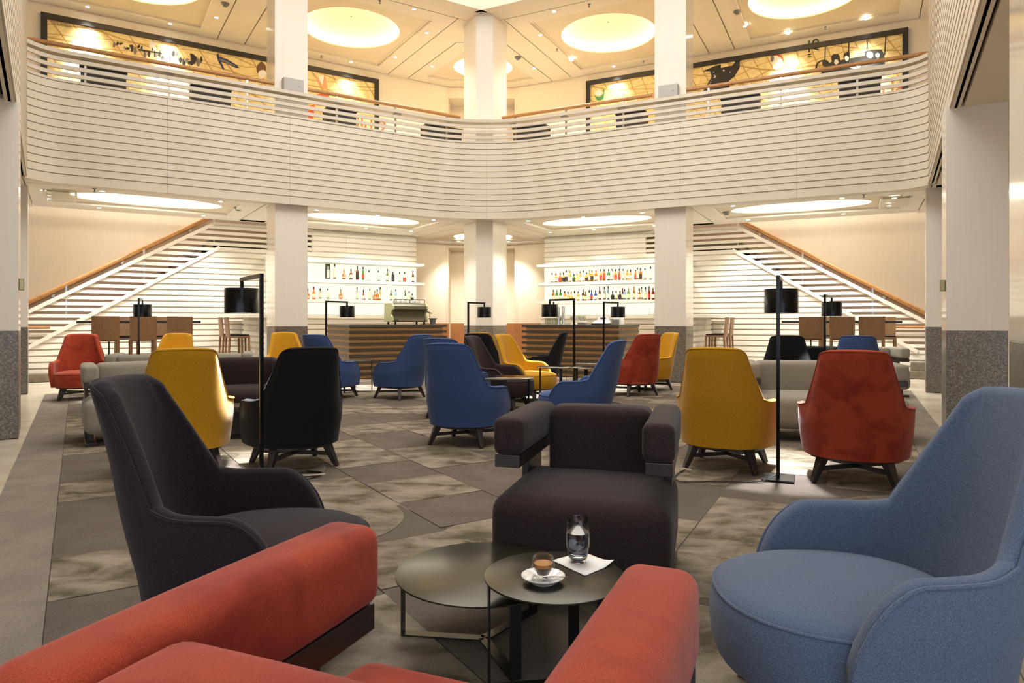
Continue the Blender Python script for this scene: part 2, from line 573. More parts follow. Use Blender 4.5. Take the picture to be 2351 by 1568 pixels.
# ---------------------------------------------------------------- walls, slabs
wallL = struct(fbox(MB(), 'L', -1.6, 13, NW, NW + .2, -.008, ZC + .4).obj('wall_left', 'wall_plaster'))
wallR = struct(fbox(MB(), 'R', -1.52, 13, NW, NW + .2, -.008, ZC + .4).obj('wall_right', 'wall_plaster'))
a_, b_ = P2('L', -1.6, NW), P2('R', -1.52, NW)
back = struct(MB().prism([(a_.x, a_.y + .75), (b_.x, a_.y + .75), (b_.x, a_.y + .95), (a_.x, a_.y + .95)], -.008, ZC + .4).obj('wall_back', 'wall_plaster'))
mb = MB()
mb.box(a_.x - .2, a_.x, a_.y - .05, a_.y + .95, -.008, ZC + .4).box(b_.x, b_.x + .2, b_.y - .05, a_.y + .95, -.008, ZC + .4)
struct(mb.obj('wall_recess', 'wall_plaster'))
mb = MB()
for zz in (ZC - .32, ZB - .10):
    mb.prism([(a_.x, a_.y), (b_.x, b_.y), (b_.x, b_.y + .8), (a_.x, a_.y + .8)], zz, zz + .75)
struct(mb.obj('trim_1', 'wall_plaster'))
# wooden wainscot of the back walls, in boards
wains = shell('trim_2')
for sd, s_end in (('L', -1.6), ('R', -1.52)):
    s = s_end
    while s < 1.6:
        fbox(MB(), sd, s + .004, min(s + .62, 1.6), NW - .05, NW, 0, 1.13).obj('panel', 'wainscot', wains)
        s += .624
MB().box(a_.x, b_.x, a_.y + .70, a_.y + .75, 0, 1.13).obj('panel', 'wainscot', wains)
tag(fbox(MB(), 'R', .30, .52, NW - .062, NW - .05, 1.03, 1.10).obj('wall_socket', 'white_plastic', None, bevel=.006),
    'small white socket plate on the wooden wainscot behind the right bar', 'socket')
# slabs
def slab(name, mat, z0, z1, polys):
    mb = MB()
    for p in polys:
        mb.prism([tuple(q) for q in p], z0, z1)
    return struct(mb.obj(name, mat))
polys = []
for sd in 'LR':
    polys.append([P2(sd, 0, .06), P2(sd, SEND[sd], .06), P2(sd, SEND[sd], 3.0), P2(sd, -1.73, 3.0)])
    polys.append([P2(sd, -1.73, 3.0), P2(sd, 3.0, 3.0), P2(sd, 3.0, NW), P2(sd, -2.72, NW)])
    polys.append([Q2(sd, -3.0, .06), Q2(sd, 13.5, .06), Q2(sd, 13.5, 5), Q2(sd, -3.0, 5)])
slab('floor_gallery', 'ceiling_white', ZB + .33, ZG, polys)
fill = area2([(0, 0), (1, 0), (0, 1)])
# central wedge of the gallery slab
slab('floor_gallery_corner', 'ceiling_white', ZB + .33, ZG, [[P2('L', 0, .06), P2('R', 0, .06), P2('R', -2.72, NW), P2('L', -2.72, NW)]])
polys = []
for sd in 'LR':
    polys.append([P2(sd, 0, -.06), P2(sd, 13, -.06), P2(sd, 13, NW), P2(sd, -2.72, NW)])
    polys.append([Q2(sd, -.1, -.06), Q2(sd, 13.5, -.06), Q2(sd, 13.5, 5), Q2(sd, -.1, 5)])
polys.append([P2('L', 0, -.06), P2('R', 0, -.06), P2('R', -2.72, NW), P2('L', -2.72, NW)])
slab('ceiling_gallery_slab', 'dark_void', ZC + .4, ZC + .6, polys)
# side galleries' outer walls (seen in slivers only)
for sd in 'LR':
    mb = MB()
    qbox(mb, sd, -3.2, 13.5, 4.6, 4.8, 0, ZC + .4)
    struct(mb.obj('wall_side_' + SN[sd], 'wall_plaster'))
# atrium ceiling above, with its lit panel at the far corner
ap = [tuple(P2('L', 0, -.02)), tuple(P2('R', 0, -.02)), tuple(Q2('R', 0, -.02)), tuple(Q2('R', 13, -.02)), tuple(Q2('L', 13, -.02)), tuple(Q2('L', 0, -.02))]
struct(MB().prism(ap, 9.35, 9.5).obj('ceiling', 'ceiling_white'))
mb = MB()
for sd in 'LR':
    fbox(mb, sd, -.1, SEND[sd], -.10, -.03, ZC, 9.35)
    qbox(mb, sd, 0, 13, -.10, -.03, ZC, 9.35)
struct(mb.obj('trim_3', 'ceiling_white'))

# ---------------------------------------------------------------- ceiling panels with round glowing domes
def coffer(name, poly, c, rx, ry, ax, z, mats, depth, ringmat, border=.42, step=.05, dome=.30):
    poly = [Vector(p) for p in poly]
    c = Vector(c)
    root = shell(name)
    if ((poly[1] - poly[0]).cross(poly[2] - poly[1]) if hasattr(Vector((0, 0)), 'cross') else 1) < 0:
        poly.reverse()
    cen = sum(poly, Vector((0, 0))) / len(poly)
    def inset(d):
        n = len(poly)
        L_ = []
        for i in range(n):
            p, q = poly[i], poly[(i + 1) % n]
            t = (q - p).normalized()
            nn = Vector((-t.y, t.x))
            if nn.dot(cen - p) < 0:
                nn = -nn
            L_.append((p + nn * d, t))
        out = []
        for i in range(n):
            (p, t), (q, u) = L_[i - 1], L_[i]
            den = t.x * u.y - t.y * u.x
            k = ((q.x - p.x) * u.y - (q.y - p.y) * u.x) / den
            out.append(p + t * k)
        return out
    n = len(poly)
    i1 = inset(border)
    i2 = inset(border + .06)
    mb = MB()
    v3 = lambda q, zz: (q.x, q.y, zz)
    vs = [v3(q, z + .09) for q in poly] + [v3(q, z) for q in poly] + [v3(q, z) for q in i1] + [v3(q, z + step) for q in i1] 
    fs = []
    for r_ in range(3):
        fs += [(r_ * n + i, r_ * n + (i + 1) % n, (r_ + 1) * n + (i + 1) % n, (r_ + 1) * n + i) for i in range(n)]
    mb.add(vs, fs)
    mb.obj('border', mats[0], root)
    # inner sheet with the hole
    angs = [2 * PI * i / 56 for i in range(56)]
    angs += [math.atan2(q.y - c.y, q.x - c.x) % (2 * PI) for q in i1]
    angs = sorted(set(round(a, 6) for a in angs))
    axd = Vector(ax).normalized()
    axn = Vector((-axd.y, axd.x))
    def hole(a, k=1.0):
        d = Vector((math.cos(a), math.sin(a)))
        u, w = d.dot(axd), d.dot(axn)
        r_ = 1 / math.sqrt((u / rx) ** 2 + (w / ry) ** 2)
        return c + d * (r_ * k)
    def edge(a):
        d = Vector((math.cos(a), math.sin(a)))
        best = None
        for i in range(n):
            p, q = i1[i], i1[(i + 1) % n]
            e = q - p
            den = d.x * e.y - d.y * e.x
            if abs(den) < 1e-9:
                continue
            t = ((p.x - c.x) * e.y - (p.y - c.y) * e.x) / den
            w = ((p.x - c.x) * d.y - (p.y - c.y) * d.x) / den
            if t > 1e-6 and -1e-6 <= w <= 1 + 1e-6 and (best is None or t < best):
                best = t
        return c + d * best
    zi = z + step
    mb = MB()
    mb.rings([[v3(edge(a), zi) for a in angs], [v3(hole(a), zi) for a in angs], [v3(hole(a), zi + .035) for a in angs], [v3(hole(a, 1.06), zi + .035) for a in angs]], cap=False)
    mb.obj('inner_panel', mats[1], root)
    # shallow inner line of the coffer
    mb = MB()
    for i in range(n):
        p, q = i2[i], i2[(i + 1) % n]
        mb.bar(v3(p, zi - .004), v3(q, zi - .004), .022, .012)
    mb.obj('bead', mats[0], root)
    # lit ring standing just inside the lip, then the dome
    mb = MB()
    mb.rings([[v3(hole(a, 1.055), zi + .036) for a in angs], [v3(hole(a, 1.055), zi + .10) for a in angs]], cap=False)
    mb.obj('light_ring', ringmat, root)
    mb = MB()
    prof = [(1.06, .101)] + [(1.05 * math.cos(PI / 2 * k / 7), .10 + (dome - .10) * math.sin(PI / 2 * k / 7)) for k in range(1, 7)] + [(.02, dome)]
    mb.rings([[v3(hole(a, k), zi + h) for a in angs] for k, h in prof], cap=False)
    mb.obj('dome', mats[2], root, smooth=True)
    return root
plain('dome_white', sr(240, 222, 186), .7)
UPM = ('ceiling_white', 'ceiling_panel', 'dome_white')
LOM = ('stair_white', 'ceiling_white', 'dome_white')
for sd in 'LR':
    ax = SD[sd][0]
    coffer('ceiling_upper_%s_a' % SN[sd], [P2(sd, .30, .56), P2(sd, 4.06, .56), P2(sd, 4.06, NW - .01), P2(sd, .30, NW - .01)], P2(sd, 2.1, 2.5), 1.13, 1.13, ax, ZC, UPM, 0, 'cove_glow')
    coffer('ceiling_upper_%s_b' % SN[sd], [P2(sd, 4.71, .56), P2(sd, SEND[sd] + .2, .56), P2(sd, SEND[sd] + .2, NW - .01), P2(sd, 4.71, NW - .01)], P2(sd, 6.45, 2.5), 1.13, 1.13, ax, ZC, UPM, 0, 'cove_glow')
    coffer('ceiling_lower_%s_a' % SN[sd], [P2(sd, .30, .38), P2(sd, 3.95, .38), P2(sd, 3.95, 2.74), P2(sd, .30, 2.74)], P2(sd, 2.1, 1.6), 1.3, .62, ax, ZB, LOM, 0, 'low_cove_glow', .34)
    coffer('ceiling_lower_%s_b' % SN[sd], [P2(sd, 4.53, .38), P2(sd, SEND[sd] + .05, .38), P2(sd, SEND[sd] + .05, 2.74), P2(sd, 4.53, 2.74)], P2(sd, 6.4, 1.6), 1.3, .62, ax, ZB, LOM, 0, 'low_cove_glow', .34)
    # flat strips between the panels (dark gaps stay open between them)
    mb = MB()
    for s0, s1, n0, n1 in ((-.29, .275, .55, NW), (4.085, 4.685, .55, NW), (SEND[sd] + .225, 13, 0, NW), (.02, SEND[sd] + .2, -.03, .535)):
        fbox(mb, sd, s0, s1, n0, n1, ZC, ZC + .09)
    struct(mb.obj('ceiling_beam_upper_' + SN[sd], 'ceiling_white'))
    mb = MB()
    for s0, s1, n0, n1 in ((-.15, .275, .37, 3.0), (3.975, 4.505, .37, 3.0), (SEND[sd] + .075, SEND[sd] + .5, .0, 3.2), (0, SEND[sd] + .05, .03, .355),
                           (.30, SEND[sd] + .05, 2.765, 3.05), (-.15, 2.9, 3.05, NW)):
        fbox(mb, sd, s0, s1, n0, n1, ZB, ZB + .09)
    struct(mb.obj('ceiling_beam_lower_' + SN[sd], 'stair_white'))
    # soffit of the side gallery: white edge strip, dark slot, then plaster
    mb = MB()
    qbox(mb, sd, .12, 13.5, .014, .10, ZB, ZB + .3)
    struct(mb.obj('trim_edge_' + SN[sd], 'ceiling_white'))
    mb = MB()
    qbox(mb, sd, .12, 13.5, .10, .13, ZB + .06, ZB + .3)
    struct(mb.obj('trim_slot_' + SN[sd], 'dark_void'))
    mb = MB()
    qbox(mb, sd, -.4, 13.5, .13, 4.7, ZB, ZB + .3)
    struct(mb.obj('ceiling_side_' + SN[sd], 'ceiling_white'))
    mb = MB()
    qbox(mb, sd, -.1, 13.5, -.03, 4.7, ZC, ZC + .09)
    struct(mb.obj('ceiling_side_upper_' + SN[sd], 'ceiling_white'))
cc = cpt(1109, 160, ZC)
for nm, z, m3, ring, s_, m_ in (('ceiling_upper_centre', ZC, UPM, 'cove_glow', -.32, 'ceiling_white'), ('ceiling_lower_centre', ZB, LOM, 'low_cove_glow', -.18, 'stair_white')):
    coffer(nm, [P2('L', s_, 1.75), P2('L', s_, NW - .02), P2('L', -1.58, NW - .02), P2('R', -1.5, NW - .02), P2('R', s_, NW - .02), P2('R', s_, 1.75)],
           cc, .80, .80, (1, 0), z, m3, 0, ring, .40)
    struct(MB().prism([tuple(P2('L', s_ + .04, .0)), tuple(P2('L', s_ + .04, 1.72)), tuple(P2('R', s_ + .04, 1.72)), tuple(P2('R', s_ + .04, .0))], z + .001, z + .09).obj('ceiling_beam_' + nm[8:], m_))

# ---------------------------------------------------------------- balcony of curved white slats
BEND = {'L': 8.36, 'R': 8.60}
def path(off, rc=2.4, re=.65, stop=54):
    """plan line of the balcony face, off metres behind it: left end bend, left run, centre bend, right run, right end bend"""
    out = []
    def end(sd):
        r_ = re + off
        cen = P2(sd, BEND[sd] - re, -re)
        pts = []
        for j in range(11):
            a = math.radians(stop * (1 - j / 10))
            pts.append(cen + SD[sd][0] * (r_ * math.sin(a)) + SD[sd][1] * (r_ * math.cos(a)))
        return pts
    out += end('L')
    a, d = P2('L', 0, off), SD['L'][0]
    b2, e = P2('R', 0, off), SD['R'][0]
    den = d.x * e.y - d.y * e.x
    q = a + d * (((b2.x - a.x) * e.y - (b2.y - a.y) * e.x) / den)
    u, w = SD['L'][0], SD['R'][0]
    th = math.acos(max(-1, min(1, u.dot(w))))
    rad = rc + off
    t = rad / math.tan(th / 2)
    cen = q + (u + w).normalized() * (rad / math.sin(th / 2))
    s0, s1 = q + u * t, q + w * t
    a0 = math.atan2(s0.y - cen.y, s0.x - cen.x)
    a1 = math.atan2(s1.y - cen.y, s1.x - cen.x)
    da = (a1 - a0 + PI) % (2 * PI) - PI
    out += [Vector((cen.x + rad * math.cos(a0 + da * j / 20), cen.y + rad * math.sin(a0 + da * j / 20))) for j in range(21)]
    out += list(reversed(end('R')))
    return out
def resample(lines, joints):
    """cut matching plan lines at the same shares of the face line"""
    ref = path(0)
    L_ = [0]
    for i in range(1, len(ref)):
        L_.append(L_[-1] + (ref[i] - ref[i - 1]).length)
    def at(l, x):
        for i in range(1, len(L_)):
            if x <= L_[i] + 1e-9:
                t = (x - L_[i - 1]) / max(1e-9, L_[i] - L_[i - 1])
                return l[i - 1].lerp(l[i], t)
        return l[-1]
    res = []
    for x0, x1 in zip(joints[:-1], joints[1:]):
        xs = [x0] + [x for x in L_ if x0 + 1e-4 < x < x1 - 1e-2] + [x1 - .003]
        res.append([[at(l, x) for x in xs] for l in lines])
    return res, L_[-1]
balcony = shell('balcony_front')
_, tot = resample([path(0)], [0, 1])
LTOT = tot
JO = [LTOT * k / 8 for k in range(9)]
def slat_run(z0, z1, off0, off1, joints, mat, name='slat', lean=.0):
    segs, _ = resample([path(off0), path(off0 + lean), path(off1)], joints)
    for x, x2, y in segs:
        n = len(x)
        mb = MB()
        vs = [(p.x, p.y, z0) for p in x] + [(p.x, p.y, z1) for p in x2] + [(p.x, p.y, z1) for p in y] + [(p.x, p.y, z0) for p in y]
        fs = []
        for r_ in range(4):
            q = (r_ + 1) % 4
            fs += [(r_ * n + i, r_ * n + i + 1, q * n + i + 1, q * n + i) for i in range(n - 1)]
        fs += [(0, n, 2 * n, 3 * n), (n - 1, 2 * n - 1, 3 * n - 1, 4 * n - 1)]
        mb.add(vs, fs)
        mb.obj(name, mat, balcony, smooth=True)
PIT, NSL = .1235, 13
for k in range(NSL):
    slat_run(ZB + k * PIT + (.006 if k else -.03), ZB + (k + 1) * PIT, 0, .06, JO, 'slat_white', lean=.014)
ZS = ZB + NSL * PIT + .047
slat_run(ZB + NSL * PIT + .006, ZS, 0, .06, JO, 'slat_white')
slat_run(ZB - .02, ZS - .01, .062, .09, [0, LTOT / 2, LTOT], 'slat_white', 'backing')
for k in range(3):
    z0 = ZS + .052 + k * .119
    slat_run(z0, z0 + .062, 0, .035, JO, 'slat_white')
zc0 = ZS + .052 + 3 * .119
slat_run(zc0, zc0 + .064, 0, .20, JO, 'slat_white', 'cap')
# thinner slats towards the camera stand in for reflections in the side galleries' glass
for sd in 'LR':
    for k in range(23):
        z0 = ZB + k * PIT
        mb = MB()
        qbox(mb, sd, .22, 12.5, .0, .012, z0 + .006, z0 + (.092 if k < NSL else .075))
        mb.obj('reflection_slat', 'slat_white', balcony)
    qbox(MB(), sd, .25, 12.5, .045, .07, ZB, ZB + NSL * PIT).obj('backing', 'slat_white', balcony)
    for t_ in (.9, 2.6, 4.3):
        qbox(MB(), sd, t_, t_ + .05, .052, .09, ZB + NSL * PIT, ZB + 23 * PIT).obj('side_post', 'slat_white', balcony)
# handrail and posts
def poly_pts(line, x0, x1, z, step=.2):
    L_ = [0]
    for i in range(1, len(line)):
        L_.append(L_[-1] + (line[i] - line[i - 1]).length)
    out = []
    k = max(2, int((x1 - x0) / step))
    for j in range(k + 1):
        x = x0 + (x1 - x0) * j / k
        for i in range(1, len(L_)):
            if x <= L_[i] + 1e-9:
                t = (x - L_[i - 1]) / max(1e-9, L_[i] - L_[i - 1])
                p = line[i - 1].lerp(line[i], t)
                out.append((p.x, p.y, z))
                break
    return out
ZR = 5.705
RAILS = []
def rail_run(sd, s0, s1):
    pts = [P(sd, s0 + (s1 - s0) * j / 10, .20, ZR) for j in range(11)]
    MB().tube(pts, .036, 10).obj('handrail', 'oak_rail', balcony, smooth=True)
for sd in 'LR':
    rail_run(sd, .42, 3.80)
    rail_run(sd, 4.42, SEND[sd] + .18)
    for s in (.75, 1.95, 3.2, 4.9, 6.2, 7.45):
        fbox(MB(), sd, s - .018, s + .018, .185, .215, ZG, ZR - .03).obj('rail_post', 'steel', balcony)
        fbox(MB(), sd, s - .07, s + .07, .05, .19, zc0 - .02, zc0 - .002).obj('rail_bracket', 'speaker_grey', balcony)

# ---------------------------------------------------------------- columns
def column(name, pts, z1, gr=1.10, mats=('column_plaster', 'column_side')):
    root = shell(name)
    mb = MB()
    n = len(pts)
    o = MB().prism([tuple(p) for p in pts], 0, gr).obj('granite_base', 'granite', root, bevel=.006)
    c = sum((Vector(p) for p in pts), Vector((0, 0))) / n
    k = .996
    q = [tuple(c + (Vector(p) - c) * k) for p in pts]
    me = MB().prism(q, gr, z1)
    ob = me.obj('shaft', list(mats), root)
    for f in ob.data.polygons:
        f.material_index = 1 if (len(f.vertices) == 4 and abs(f.normal.z) < .1 and COLSIDE(f.normal, name)) else 0
    return root
def COLSIDE(nv, name):
    sd = 'L' if 'left' in name else 'R'
    if 'centre' in name:
        return False
    if 'side' in name:
        return abs(Vector((nv.x, nv.y)).dot(SIDEOUT[sd])) > .8
    return abs(Vector((nv.x, nv.y)).dot(SD[sd][0])) > .8
for sd in 'LR':
    c0 = 3.79 if sd == 'L' else 3.86
    column('column_back_' + SN[sd], [P2(sd, c0, .15), P2(sd, c0 + .62, .15), P2(sd, c0 + .62, .80), P2(sd, c0, .80)], ZC + .08)
CSIDE = {'L': (Vector((-5.06, 7.0)), 1), 'R': (Vector((4.59, 7.22)), 1)}
for sd in 'LR':
    p = CSIDE[sd][0]
    d, o = SIDEDIR[sd], SIDEOUT[sd]
    w = .54
    column('column_side_%s' % SN[sd], [p, p + o * w, p + o * w - d * .65, p - d * .65], ZB + .1)
    if sd == 'R':
        q = Vector((2.60, 3.57))
        column('column_side_near_right', [q, q + o * w, q + o * w + d * .65, q + d * .65], ZB + .1)
    e = P2(sd, 8.30, .62) if sd == 'L' else P2(sd, 8.50, .24)
    y = 11.26 if sd == 'L' else 11.53
    x0 = (46 - CX) / F * y if sd == 'L' else (2126 - CX) / F * y
    q = Vector((x0, y))
    if sd == 'R':
        column('column_side_far_right', [q, q + o * .30, q + o * .30 - d * .45, q - d * .45], ZB + .1)
    else:
        q = Vector(((64 - CX) / F * y, y))
        column('column_side_far_left', [q, q + o * .40, q + o * .40 - d * .45, q - d * .45], ZB + .1)
fc = Vector((-.615, 15.22))
column('column_centre', [fc + Vector((-.19, 0)), fc + Vector((.19, 0)), fc + Vector((.49, .62)), fc + Vector((.30, 1.0)), fc + Vector((-.30, 1.0)), fc + Vector((-.50, .62))], ZC + .08)
# a shallow recessed joint on the centre column's face
for nm, p, lab in (('L', Q('L', 4.0 - .72, .03, 1.63), 'small brass plate on the edge of the granite column at the left'),
                   ('R', Q('R', 4.66 - .72, .03, 1.63), 'small brass plate on the edge of the bluish white column at the right')):
    d, o = SIDEDIR[nm], SIDEOUT[nm]
    q = (CSIDE[nm][0] - d * .10)
    mb = MB()
    M = Matrix(((d.x, o.x, 0, q.x), (d.y, o.y, 0, q.y), (0, 0, 1, 1.58), (0, 0, 0, 1)))
    mb.box(-.09, .03, -.045, 0, -.06, .06, M)
    tag(mb.obj('wall_plate', 'brass', None, bevel=.006), lab, 'fitting')
for sd in 'LR':
    c0 = (3.79 if sd == 'L' else 3.86)
    t = thing('loudspeaker', 'light grey box loudspeaker on the %s upper column above the balcony cap' % SN[sd], 'speaker', P(sd, c0 + .30, .02, zc0 + .062),
              math.atan2(SD[sd][0].y, SD[sd][0].x) + (PI if sd == 'L' else 0))
    MB().box(-.19, .19, -.0, .13, 0, .245).obj('cabinet', 'speaker_grey', t, bevel=.012)
    MB().box(-.185, .185, -.012, 0, .006, .239).obj('grille', 'speaker_grey', t, bevel=.004)
    MB().box(.07, .12, -.015, -.012, .10, .108).obj('badge', 'grey_plastic', t)

# ---------------------------------------------------------------- murals on the gallery walls
def mural(sd, s0, s1, z0, z1, label):
    t = thing('mural', label, 'picture')
    fbox(MB(), sd, s0 + .1, s1 - .1, NW - .05, NW - .02, z0 + .1, z1 - .1).obj('canvas', 'mural_gold', t)
    for a, b_, c, d in ((s0, s1, z1 - .115, z1), (s0, s1, z0, z0 + .115), (s0, s0 + .115, z0 + .115, z1 - .115), (s1 - .115, s1, z0 + .115, z1 - .115)):
        fbox(MB(), sd, a, b_, NW - .10, NW, c, d).obj('frame_rail', 'frame_black', t)
    return t
murL = mural('L', .58, 8.22, 5.2, 7.83, 'long black framed golden mural with scattered figures on the left gallery wall')
murR = mural('R', rayplane('R', 1348, NW), rayplane('R', 2085, NW), 5.2, 7.85, 'long black framed golden mural with bold black figures on the right gallery wall')
def fig(sd, t, mat, pts, lift=0, name='printed_shape'):
    n = NW - .052 - .002 * lift
    q = [wpt(sd, u, v, n) for u, v in pts]
    k = len(q)
    mb = MB()
    mb.add([P(sd, s, n, z) for s, z in q] + [P(sd, s, n + .0015, z) for s, z in q],
           [tuple(range(k)), tuple(range(2 * k - 1, k - 1, -1))] + [(i, (i + 1) % k, k + (i + 1) % k, k + i) for i in range(k)])
    return mb.obj(name, mat, t)
def blob(u, v, a, b_, n=12, jit=.12, seed=1):
    r_ = random.Random(seed)
    return [(u + a * math.cos(2 * PI * i / n) * (1 + r_.uniform(-jit, jit)), v + b_ * math.sin(2 * PI * i / n) * (1 + r_.uniform(-jit, jit))) for i in range(n)]
def letters(sd, t, txt, u, v, size, mat, rot=0, sx=1.0):
    cu = bpy.data.curves.new('lettering', 'FONT')
    cu.body, cu.size, cu.extrude = txt, size, .001
    cu.materials.append(MAT[mat])
    s, z = wpt(sd, u, v, NW - .06)
    tmp = bpy.data.objects.new('tmp', cu)
    COL.objects.link(tmp)
    me = bpy.data.meshes.new_from_object(tmp.evaluated_get(bpy.context.evaluated_depsgraph_get()))
    bpy.data.objects.remove(tmp)
    me.materials.clear()
    me.materials.append(MAT[mat])
    o = link('lettering', me, t)
    ds, dn = SD[sd]
    xd = -ds if sd == 'L' else ds
    X, Y, Z = Vector((xd.x, xd.y, 0)), Vector((0, 0, 1)), Vector((-dn.x, -dn.y, 0))
    Mx = Matrix((X, Y, Z)).transposed().to_4x4() @ Matrix.Rotation(rot, 4, 'Z') @ Matrix.Diagonal((sx, 1, 1, 1))
    Mx.translation = P(sd, s, NW - .058, z)
    o.matrix_world = Mx
    return o
# left mural: pale figures, a dark skyline, a blue-grey limb, red lettering
fig('L', murL, 'print_white', blob(205, 72, 14, 9, seed=2), 1)
fig('L', murL, 'print_skin', [(190, 80), (213, 82), (210, 110), (204, 108), (200, 92), (196, 108), (188, 116)], 1)
fig('L', murL, 'print_white', [(168, 90), (190, 96), (200, 124), (156, 118)], 1)
fig('L', murL, 'print_white', [(152, 126), (186, 132), (180, 165), (150, 158)], 1)
for i in range(26):
    u = 262 + i * 8
    v = 100 + (u - 262) * .17 + R.uniform(-12, 10)
    fig('L', murL, 'print_black' if i % 3 else 'print_grey', blob(u, v + 8, R.uniform(2, 6), R.uniform(3, 9), 7, .5, i), 1)
fig('L', murL, 'print_black', [(318, 112), (372, 121), (372, 124), (318, 116)], 2)
for u in (330, 342, 354, 366):
    fig('L', murL, 'print_black', [(u, 116), (u + 2, 116), (u + 2, 132), (u, 131)], 2)
fig('L', murL, 'print_white', [(346, 92), (352, 96), (362, 98), (356, 106), (358, 116), (346, 112), (342, 106)], 1)
fig('L', murL, 'print_black', [(436, 122), (444, 124), (452, 132), (454, 124), (450, 142), (440, 144)], 2)
fig('L', murL, 'print_navy', [(495, 119), (498, 126), (501, 122), (504, 130), (522, 136), (545, 150), (549, 156), (541, 156), (520, 146), (508, 142), (516, 160), (512, 160), (500, 138)], 1)
fig('L', murL, 'print_grey', [(503, 134), (520, 139), (541, 151), (538, 153), (518, 144), (506, 139)], 2)
fig('L', murL, 'print_brown', blob(600, 158, 11, 16, seed=5), 1)
fig('L', murL, 'print_white', blob(602, 170, 9, 10, seed=6), 2)
fig('L', murL, 'print_skin', [(725, 180), (730, 176), (741, 197), (744, 172), (748, 178), (752, 205), (744, 206), (734, 196)], 1)
fig('L', murL, 'print_white', [(729, 177), (742, 173), (744, 176), (740, 196)], 1)
fig('L', murL, 'print_red', [(724, 218), (752, 212), (756, 222), (740, 226)], 1)
fig('L', murL, 'print_red', [(708, 244), (722, 240), (720, 272), (708, 276)], 1)
letters('L', murL, 'TWSLANELLI', 117, 55, .12, 'print_grey', 0, .52)
letters('L', murL, 'ild 2', 817, 297, .52, 'print_red')
# right mural: spotted black mass, standing dark group, numerals
fig('R', murR, 'print_skin', [(1522, 178), (1526, 178), (1526, 262), (1508, 262), (1496, 216), (1508, 200)], 1)
fig('R', murR, 'print_green', [(1362, 215), (1368, 222), (1378, 222), (1386, 214), (1384, 206), (1388, 206), (1386, 226), (1378, 231), (1370, 230)], 1)
fig('R', murR, 'print_white', blob(1374, 213, 9, 7, seed=9), 2)
fig('R', murR, 'print_black', [(1612, 164), (1640, 152), (1655, 148), (1655, 156), (1682, 150), (1690, 138), (1699, 138), (1698, 156), (1686, 176), (1676, 184), (1674, 204), (1612, 213), (1626, 190), (1634, 176), (1630, 164)], 1)
for i in range(16):
    fig('R', murR, 'print_white', blob(1628 + R.uniform(0, 50), 168 + R.uniform(-8, 30), R.uniform(1, 2.5), R.uniform(1, 2.2), 6, .3, i), 2)
fig('R', murR, 'print_white', blob(1783, 142, 13, 18, seed=11), 1)
fig('R', murR, 'print_red', [(1772, 128), (1786, 122), (1798, 134), (1800, 146), (1795, 134), (1784, 127)], 2)
fig('R', murR, 'print_grey', blob(1773, 134, 4, 8, seed=12), 2)
fig('R', murR, 'print_white', [(1768, 168), (1826, 150), (1830, 190), (1762, 204)], 1)
for x0, x1, pts in ((0, 0, blob(1895, 146, 8, 8, seed=13)), (0, 0, blob(1919, 135, 11, 12, seed=14)), (0, 0, [(1936, 130), (1938, 122), (1950, 118), (1951, 128), (1950, 142), (1940, 144)]),
                    (0, 0, [(1886, 158), (1908, 142), (1940, 136), (1985, 128), (1986, 118), (2000, 114), (2024, 114), (2030, 124), (2032, 146), (2022, 152), (1886, 174)])):
    fig('R', murR, 'print_black', pts, 1)
for pts in (blob(1920, 142, 5, 6, seed=15), blob(1944, 134, 5, 6, seed=16), blob(1997, 126, 8, 8, seed=17), blob(2015, 127, 5, 6, seed=18), blob(1962, 152, 14, 6, seed=19), [(2008, 146), (2010, 136), (2018, 134), (2018, 144)]):
    fig('R', murR, 'print_white', pts, 2)
for a, b_ in (((1949, 95), (1948, 120)), ((2034, 82), (2031, 126)), ((1991, 92), (1991, 113)), ((1895, 102), (1894, 138))):
    fig('R', murR, 'print_black', [(a[0] - 1.4, a[1]), (a[0] + 1.4, a[1]), (b_[0] + 1.4, b_[1]), (b_[0] - 1.4, b_[1])], 1)
fig('R', murR, 'print_black', [(1990, 84), (2050, 75), (2054, 78), (2030, 82), (1994, 88)], 1)
fig('R', murR, 'print_white', [(1955, 92), (1994, 84), (1996, 90), (1980, 94), (1956, 97)], 1)
letters('R', murR, '"75', 1880, 130, .34, 'print_black', PI / 2)
letters('R', murR, 'O', 1870, 168, .42, 'print_black')
letters('R', murR, 'ria', 2022, 218, .46, 'print_red')
# flat black panels standing on the gallery floor behind the slats
BP = {'L': [(185, 290, 'nearest the left end'), (440, 530, 'left of the left speaker'), (752, 818, 'right of the left speaker'), (980, 1060, 'beside the centre column')],
      'R': [(1178, 1250, 'beside the centre column'), (1414, 1478, 'left of the right speaker'), (1656, 1742, 'right of the right speaker'), (1926, 2022, 'nearest the right end')]}
for sd in 'LR':
    for u0, u1, w in BP[sd]:
        n0 = 1.1
        s0, s1 = sorted((rayplane(sd, u0, n0), rayplane(sd, u1, n0)))
        t = thing('upright', 'flat black panelled sideboard behind the %s balcony slats, %s' % (SN[sd], w), 'furniture')
        fbox(MB(), sd, s0, s1, n0, n0 + .35, ZG + .06, ZG + 1.10).obj('body', 'black_panel', t, bevel=.006)
        fbox(MB(), sd, s0 - .02, s1 + .02, n0 - .02, n0 + .37, ZG + 1.10, ZG + 1.13).obj('top', 'black_panel', t)
        fbox(MB(), sd, s0 + .04, s1 - .04, n0 + .03, n0 + .32, ZG, ZG + .06).obj('plinth', 'black_panel', t)

